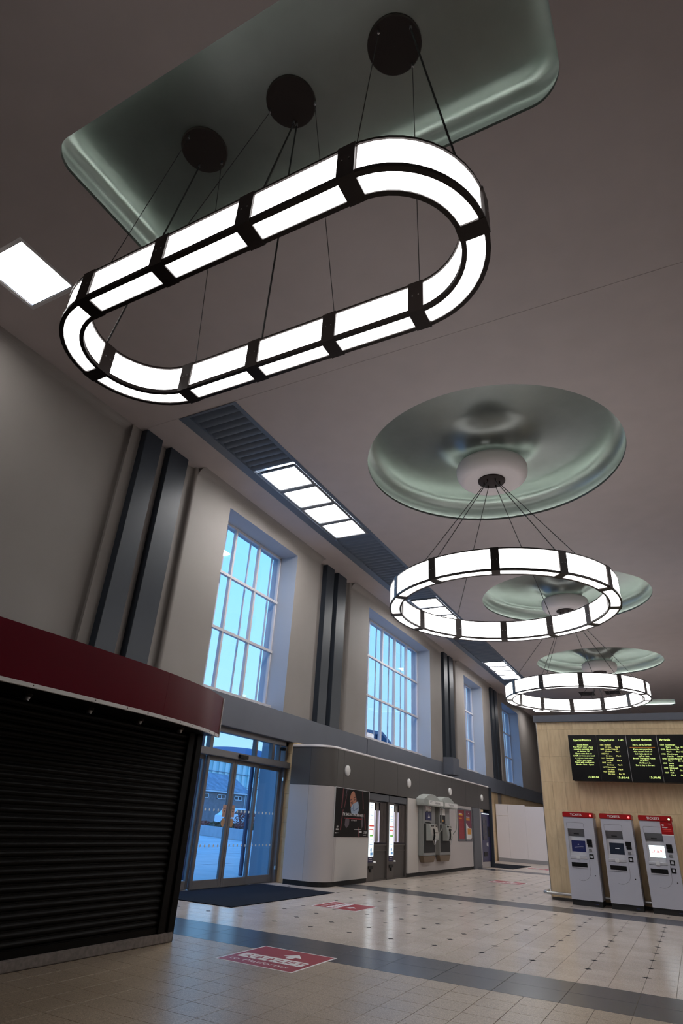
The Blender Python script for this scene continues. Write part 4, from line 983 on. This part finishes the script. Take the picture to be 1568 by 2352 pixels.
# ticket machines
def ticket_machine(x0, label, kind):
    y0 = 17.12; W_ = .675; o = thing('ticket_machine', label, 'ticket machine', (x0+W_/2, y0+.3, 0), 'ticket machines')
    y1 = ty-.16; zt = 1.822; a, b_ = x0, x0+W_
    ra, rb, rz0, rz1 = a+.07, a+.445, .935, 1.575            # recess
    bd = MB()
    bd.box(a, ra, y0, y1, .115, zt).box(rb, b_, y0, y1, .115, zt).box(ra, rb, y0, y1, rz1, zt).box(ra, rb, y0, y1, .115, rz0).box(ra, rb, y0+.14, y1, rz0, rz1)
    bd.build('body', TVM, o, bevel=.0)
    MB().box(a+.01, b_-.01, y0+.02, y1, 0, .115).build('base', BLACK, o)
    MB().box(b_-.16, b_-.09, y0+.014, y0+.02, .045, .06).build('base_badge', NAVYP, o)
    MB().box(a-.012, b_+.012, y0-.02, y1, zt, 1.935).build('header', REDH, o, bevel=.012)
    MB().text('TICKETS', .068, (a+.30, y0-.022, 1.856), X, Z, 'CENTER', 1.05, bold=.018).build('lettering', WHITE, o)
    MB().tube((b_-.045, y0-.02, 1.872), (b_-.045, y0-.028, 1.872), .021, 14).build('status_light', LEDG if kind == 2 else LEDR, o)
    # recess: hood, sloping screen panel, tray lip
    b = MB(); b.prism([(ra, y0+.01, 1.575), (ra, y0+.14, 1.40), (ra, y0+.14, 1.575)], (rb-ra, 0, 0)); b.build('recess_hood', TVMD, o)
    MB().box(ra+.12, ra+.24, y0+.082, y0+.09, 1.455, 1.475).build('speaker_grille', BLACK, o)
    b = MB(); b.prism([(ra, y0+.145, 1.42), (ra, y0+.085, 1.39), (ra, y0+.035, 1.0), (ra, y0+.145, 1.0)], (rb-ra, 0, 0)); b.build('screen_panel', SILVER, o)
    q = lambda x, z, l=0.: (x, y0+.085-(1.39-z)*(.05/.39) - .002 - l, z)
    MB().poly([q(ra+.05, 1.09), q(rb-.01, 1.09), q(rb-.01, 1.325), q(ra+.05, 1.325)]).build('screen', (SCRB, SCRD, SCRW)[kind], o)
    b = MB()
    if kind == 0: b.poly([q((ra+rb)/2+.0, 1.235, .001), q((ra+rb)/2+.035, 1.235, .001), q((ra+rb)/2+.0175, 1.262, .001)]).poly([q(ra+.11, 1.195, .001), q(rb-.06, 1.195, .001), q(rb-.06, 1.199, .001), q(ra+.11, 1.199, .001)]).poly([q(ra+.11, 1.17, .001), q(rb-.06, 1.17, .001), q(rb-.06, 1.173, .001), q(ra+.11, 1.173, .001)]); b.build('screen_print', SILVER, o)
    elif kind == 1: b.poly([q(ra+.17, 1.205, .001), q(ra+.26, 1.205, .001), q(ra+.26, 1.222, .001), q(ra+.17, 1.222, .001)]); b.build('screen_print', WHITE, o)
    else:
        MB().text('LNER', .095, q((ra+rb)/2+.02, 1.18, .002), X, Z, 'CENTER', 1.05).build('screen_lettering', PINKR, o)
    b = MB(); b.prism([(ra, y0-.012, .985), (ra, y0-.004, .94), (ra, y0+.10, .935), (ra, y0+.145, 1.0), (ra, y0+.035, 1.005)], (rb-ra, 0, 0)); b.build('tray_lip', SILVER, o, bevel=.004)
    MB().box(ra+.14, ra+.225, y0-.02, y0+.02, .925, 1.01).build('tray_tongue', WHITEM, o, bevel=.008)
    MB().box(ra+.015, rb-.01, y0-.003, y0+.004, .775, .865).build('ticket_slot', BLACKG, o); MB().box(ra+.01, rb-.005, y0-.014, y0, .755, .772).build('slot_lip', SILVER, o, bevel=.003)
    b = MB(); b.box(b_-.195, b_-.075, y0-.008, y0, 1.265, 1.365).box(b_-.185, b_-.075, y0-.02, y0, 1.205, 1.262); b.build('card_reader', BLACKG, o, bevel=.004)
    MB().box(b_-.18, b_-.085, y0-.004, y0, 1.105, 1.195).build('keypad_plate', SILVER, o); MB().box(b_-.165, b_-.1, y0-.02, y0-.004, 1.11, 1.165).build('keypad', TVMD, o, bevel=.004)
    for zz in ((.955,) if kind < 2 else (.955, .80)):
        MB().box(b_-.175, b_-.075, y0-.008, y0, zz, zz+.10).build('contactless_reader', BLACKG, o, bevel=.004); MB().box(b_-.15, b_-.1, y0-.0095, y0-.008, zz+.025, zz+.075).build('reader_plate', SILVER, o)
    # curved door seams
    sm = MB(); cxx = a+.29; pts = [(cxx + .20*math.cos(-math.pi*.62*q/16+.0), .70 + .20*math.sin(-math.pi*.62*q/16)) for q in range(17)]
    pts = [(cxx+.20, .93)] + pts
    for (xa, za), (xb, zb) in zip(pts, pts[1:]): sm.tube((xa, y0-.0002, za), (xb, y0-.0002, zb), .003, 4)
    pts = [(ra-.01, rz1), (ra-.01, 1.69), (ra+.01, 1.705), (rb-.02, 1.705), (rb+.005, 1.685), (rb+.005, rz1)]
    for (xa, za), (xb, zb) in zip(pts, pts[1:]): sm.tube((xa, y0-.0002, za), (xb, y0-.0002, zb), .003, 4)
    sm.build('door_seam', DKGREY, o)
    MB().tube((b_-.09, y0-.004, .62), (b_-.09, y0+.01, .62), .014, 12).build('lock', BLACK, o)
    if kind == 2:
        MB().box(rb-.01, b_+.004, y0-.004, y0, 1.56, 1.822).build('red_notice', REDH, o)
        MB().box(rb-.01, b_+.004, y0-.004, y0, 1.535, 1.56).build('notice_edge', WHITE, o)
        b = MB().disc((rb+.04, y0-.0055, 1.75), .022, X, Z, 16)
        for zz, w2 in ((1.705, .12), (1.69, .10)): b.box(rb+.02, rb+.02+w2, y0-.0055, y0-.004, zz, zz+.008)
        b.box(rb+.15, rb+.205, y0-.0055, y0-.004, 1.775, 1.785); b.build('notice_print', WHITE, o)
        b = MB()
        for zz in (1.665, 1.655, 1.625): b.box(rb+.02, rb+.20, y0-.0055, y0-.004, zz, zz+.004)
        b.build('notice_lines', PINKR, o)
        MB().disc((rb+.04, y0-.0062, 1.75), .012, X, Z, 12).build('notice_roundel_centre', REDH, o)
ticket_machine(-2.79, 'ticket machine nearest the free end of the stone wall, dark blue screen', 0)
ticket_machine(-1.942, 'middle ticket machine, red light and dark slate screen with a white bar', 1)
ticket_machine(-1.096, 'ticket machine with the bright white screen, green light and red notice', 2)

# ------------------------------------------------------------------ FLOOR SIGNS
def floor_sign(c, s, ang, label, turn=0):
    o = thing('floor_sign', label, 'floor sign', (c[0], c[1], 0), 'lift signs stuck to the floor')
    ca, sa = math.cos(ang), math.sin(ang); ux, uy = Vector((ca, sa, 0)), Vector((-sa, ca, 0)); h = s/2
    q = lambda u, v, z=.0: (c[0]+ux.x*u*s+uy.x*v*s, c[1]+ux.y*u*s+uy.y*v*s, z)
    def sheet(nm, m, polys, z, th=.0006):
        b = MB()
        for pl_ in polys: b.prism([q(u, v, z) for u, v in pl_], (0, 0, th))
        return b.build(nm, m, o)
    R_ = lambda a, b_, c_, d: [(a, c_), (b_, c_), (b_, d), (a, d)]
    sheet('white_border', WHITE, [R_(-.5, .5, -.5, .5)], .001); sheet('red_field', RED, [R_(-.475, .475, -.475, .475)], .0018)
    sheet('arrow', WHITE, [[(u, v) if not turn else (.10-(v-.20), .20+(u-.10)) for u, v in ((-.02, .16), (.10, .32), (.22, .16), (.14, .16), (.14, .07), (.06, .07), (.06, .16))]], .0026)
    sheet('white_label', WHITE, [[(-.40+.02*0, -.21), (.40, -.21), (.42, -.19), (.42, -.01), (.40, .01), (-.40, .01), (-.42, -.01), (-.42, -.19)]], .0026)
    b = MB(); ln = []
    for k in range(3):
        x = -.31 + .145*k
        ln.append([(x-.018, -.045), (x, -.022), (x+.018, -.045), (x, -.066)])
        if k == 0: ln += [[(x-.045, -.11), (x-.015, -.075), (x+.0, -.085), (x-.02, -.14), (x-.055, -.16)], [(x-.02, -.12), (x+.03, -.12), (x+.05, -.18), (x+.03, -.18), (x+.01, -.14), (x-.02, -.14)]]
        else: ln += [[(x-.03, -.075), (x+.03, -.075), (x+.045, -.13), (x+.02, -.13), (x+.016, -.19), (x-.016, -.19), (x-.02, -.13), (x-.045, -.13)]]
    sheet('pictograms', RED, ln, .0034)
    for k in range(3): MB().prism([q(-.237+.145*k, -.20, .0034), q(-.231+.145*k, -.20, .0034), q(-.231+.145*k, .0, .0034), q(-.237+.145*k, .0, .0034)], (0, 0, .0005)).build('label_divider', RED, o)
    b = MB()
    b.text('LIFT', .185*s, q(.245, -.168, .0036), ux, uy, 'CENTER', .98, bold=.015); b.build('lift_lettering', RED, o)
    MB().text('to Platforms', .135*s, q(-.03, -.37, .0028), ux, uy, 'CENTER', 1.13).build('lettering', WHITE, o)
floor_sign((-4.49, 7.175), 1.02, .0, 'red lift floor sign nearest the camera, before the dark border strip')
floor_sign((-6.12, 12.03), .94, -math.pi/2, 'red lift floor sign turned sideways beside the navy entrance mat', 1)
floor_sign((-5.43, 21.8), 1.0, .0, 'red floor sign beyond the second dark strip, in front of the telephones')
floor_sign((-6.35, 31.3), .95, -math.pi/2, 'farthest red floor sign, beside the far navy mat and hoarding', 1)

# ------------------------------------------------------------------ OUTSIDE
g = MB().box(-260, -9.45, -120, 330, -.2, -.02); ground = g.build('ground', PAVE, None, kind='structure', origin=(-30, 30, 0))
b = MB()
for k in range(9):
    x = -13.79 - 3.4*k; b.box(x-.02, x+.02, -10, 80, -.021, -.0185)
b.build('paving_joint', GROUT, ground)
MB().box(-9.9, -9.35, 10.1, 14.6, -.05, 0.004).build('threshold', ALU, ground)
def post(y, label):
    o = MB().box(-11.04, -10.96, y, y+.10, -.02, 3.6).build('porch_post', EXTB, None, bevel=.01); tag(o, label, 'post', 'steel posts outside the doors')
post(15.30, 'blue-grey steel post outside, seen through the right-hand sliding leaf')
post(12.95, 'blue-grey steel post outside, seen at the left of the sliding doors')
o = MB().box(-10.92, -10.15, 15.62, 15.7, -.02, 3.6).build('porch_screen', EXTWALL, None); tag(o, 'pale grey-blue porch side screen outside the right fixed pane of the entrance', 'screen')
# planter with shrubs
p0, p1 = Vector((-35.0, 39.83)), Vector((-19.0, 31.28)); d = (p1-p0).normalized(); nrm = Vector((-d.y, d.x))
if nrm.dot(p0) < 0: nrm = -nrm
o = thing('planter', 'long low pale concrete planter wall outside across the plaza', 'planter', (-27, 35.6, 0))
b = MB(); b.obox(((p0.x+p1.x)/2+nrm.x*.15, (p0.y+p1.y)/2+nrm.y*.15), (d.x, d.y), (nrm.x, nrm.y), (p1-p0).length/2, .15, -.02, .60); b.build('planter_wall', CONC, o, bevel=.02)
b = MB(); b.obox(((p0.x+p1.x)/2+nrm.x*3.3, (p0.y+p1.y)/2+nrm.y*3.3), (d.x, d.y), (nrm.x, nrm.y), (p1-p0).length/2, 3.0, -.02, .50); b.build('planter_soil', LEAFG, o)
def shrub(c, r, h, m, label, nl=260):
    o = thing('shrub', label, 'shrub', (c[0], c[1], .5), 'shrubs in the planter')
    b = MB()
    for i in range(nl):
        th, ph = random.uniform(0, 2*math.pi), random.uniform(0, 1)
        rr = r*(.55+.45*random.random())*math.sqrt(1-(ph*.95)**2); z = .5 + h*ph
        x, y = c[0]+rr*math.cos(th), c[1]+rr*math.sin(th); s_ = random.uniform(.05, .11)
        a = Vector((random.gauss(0, 1), random.gauss(0, 1), random.gauss(0, 1))).normalized(); e_ = a.orthogonal().normalized()
        pc = Vector((x, y, z)); b.poly([tuple(pc-a*s_), tuple(pc+e_*s_*.5), tuple(pc+a*s_), tuple(pc-e_*s_*.5)])
    b.build('foliage', m, o)
    s_ = MB()
    for i in range(5): s_.tube((c[0]+random.uniform(-.1, .1), c[1]+random.uniform(-.1, .1), .45), (c[0]+random.uniform(-r, r)*.6, c[1]+random.uniform(-r, r)*.6, .5+h*.7), .018, 5)
    s_.build('stems', BROWNB, o)
k = 0
for i in range(7):
    q = p0 + d*(3.2+1.55*i) + nrm*random.uniform(.8, 1.3); red = i in (0, 4)
    shrub((q.x, q.y), .62, random.uniform(.30, .5), LEAFR if red else LEAFG, ('%s low %s shrub from the left behind the planter wall' % (['first', 'second', 'third', 'fourth', 'fifth', 'sixth', 'seventh'][i], 'reddish' if red else 'green')))
for i in range(5):
    q = p0 + d*(2.8+1.7*i) + nrm*4.2
    shrub((q.x, q.y), .85, 1.05, LEAFR, '%s red-leaved bush from the left in the back row of the planter' % ['first', 'second', 'third', 'fourth', 'fifth'][i], 380)
# cycle stands
for i in range(3):
    q = p0 + d*(9.2+.9*i) + nrm*2.6
    o = MB().path([(q.x, q.y, .45), (q.x, q.y, 1.25), (q.x+.5*nrm.x, q.y+.5*nrm.y, 1.25), (q.x+.5*nrm.x, q.y+.5*nrm.y, .45)], .03, 8).build('cycle_stand', WHITEM, None)
    tag(o, '%s white cycle stand from the left below the parked van' % ['first', 'second', 'third'][i], 'cycle stand', 'cycle stands outside')
# van
vx, vy = -40.0, 54.6
o = thing('van', 'white van parked beyond the planter outside the right sliding leaf', 'van', (vx, vy, 0))
b = MB(); b.prism([(vx, vy-1.75, .35), (vx, vy+1.9, .35), (vx, vy+1.9, 1.75), (vx, vy+1.75, 1.95), (vx, vy-.55, 1.95), (vx, vy-1.15, 1.45), (vx, vy-1.75, 1.25)], (-1.8, 0, 0)); b.build('body', CARW, o, bevel=.06)
b = MB(); b.prism([(vx+.005, vy-.98, 1.45), (vx+.005, vy-.5, 1.82), (vx+.005, vy+.0, 1.82), (vx+.005, vy+.0, 1.45)], (.01, 0, 0)).prism([(vx+.005, vy+.15, 1.45), (vx+.005, vy+1.7, 1.45), (vx+.005, vy+1.6, 1.82), (vx+.005, vy+.15, 1.82)], (.01, 0, 0)); b.build('side_window', CARG, o)
for y in (vy-1.1, vy+1.2): MB().tube((vx+.03, y, .33), (vx-.2, y, .33), .33, 18).build('wheel', BLACK, o)
# stone house with slate roof
o = thing('house', 'low grey house with a big slate roof and white windows across the plaza', 'building', (-54, 66, 0))
MB().box(-60, -50, 50, 69.3, 0, 3.75).build('house_wall', EXTW, o)
b = MB(); b.prism([(-49.7, 49.6, 3.7), (-49.7, 69.7, 3.7), (-53.0, 69.7, 5.75), (-53.0, 49.6, 5.75)], (0, 0, .15)).prism([(-60.3, 49.6, 3.7), (-60.3, 69.7, 3.7), (-53.0, 69.7, 5.75), (-53.0, 49.6, 5.75)], (0, 0, .15)); b.build('roof', EXTR, o)
MB().box(-49.75, -49.6, 49.6, 69.7, 3.62, 3.76).build('gutter', WHITEM, o)
MB().box(-49.98, -49.9, 68.75, 68.85, .0, 3.7).build('downpipe', WHITEM, o)
for y0_ in (57.3, 60.0, 63.2, 66.6):
    y1_ = y0_+1.55; f_ = MB().box(-49.99, -49.9, y0_, y1_, 2.93, 3.0).box(-49.99, -49.9, y0_, y1_, 3.36, 3.43).box(-49.99, -49.9, y0_, y0_+.08, 2.93, 3.43).box(-49.99, -49.9, y1_-.08, y1_, 2.93, 3.43).box(-49.99, -49.9, (y0_+y1_)/2-.05, (y0_+y1_)/2+.05, 2.93, 3.43).build('window', CARW, o)
    MB().box(-49.985, -49.96, y0_+.05, y1_-.05, 2.97, 3.4).build('pane', CARG, f_)
# glass building behind
o = thing('glass_building', 'tall pale green glass building behind the slate-roofed house', 'building', (-76, 92, 0))
MB().box(-82, -70, 82, 101, 0, 10.2).build('glass_wall', EXTG, o)
for k in range(10): MB().box(-70.0, -69.85, 84.5+1.7*k, 85.3+1.7*k, 4.6, 9.2).build('pale_panel', EXTG2, o)
for z in (5.6, 7.6, 9.3): MB().box(-70.0, -69.8, 82, 101, z, z+.12).build('floor_line', EXTR, o)
o = MB(); cc = (-200, 262)
b = MB().lathe([(70, -1), (62, 12), (48, 21), (30, 27.5), (12, 30.5), (.01, 31.2)], cc, 48); h_ = b.build('hill', HILLM, None, smooth=1.); tag(h_, 'rounded blue-grey roof-like hill far behind the glass building, in the transom pane', 'hill')
# steel-framed roof seen low in the second window
o = thing('roofed_tower', 'distant blue-roofed tower in the lower left of the second tall window', 'building', (-40, 84.5, 0))
MB().box(-43, -40, 79.5, 87.6, 0, 12.1).build('tower_wall', EXTG, o)
b = MB(); b.prism([(-39.5, 78.5, 13.1), (-39.5, 87.9, 13.75), (-39.5, 92.5, 12.2), (-39.5, 92.3, 11.9), (-39.5, 87.9, 13.3), (-39.5, 78.5, 12.7)], (-4, 0, 0)); b.build('roof', EXTB, o)
for y in (80.5, 82.6, 84.7, 86.8): MB().box(-40.1, -39.9, y, y+.4, 11, 13.2).build('roof_post', EXTB, o)
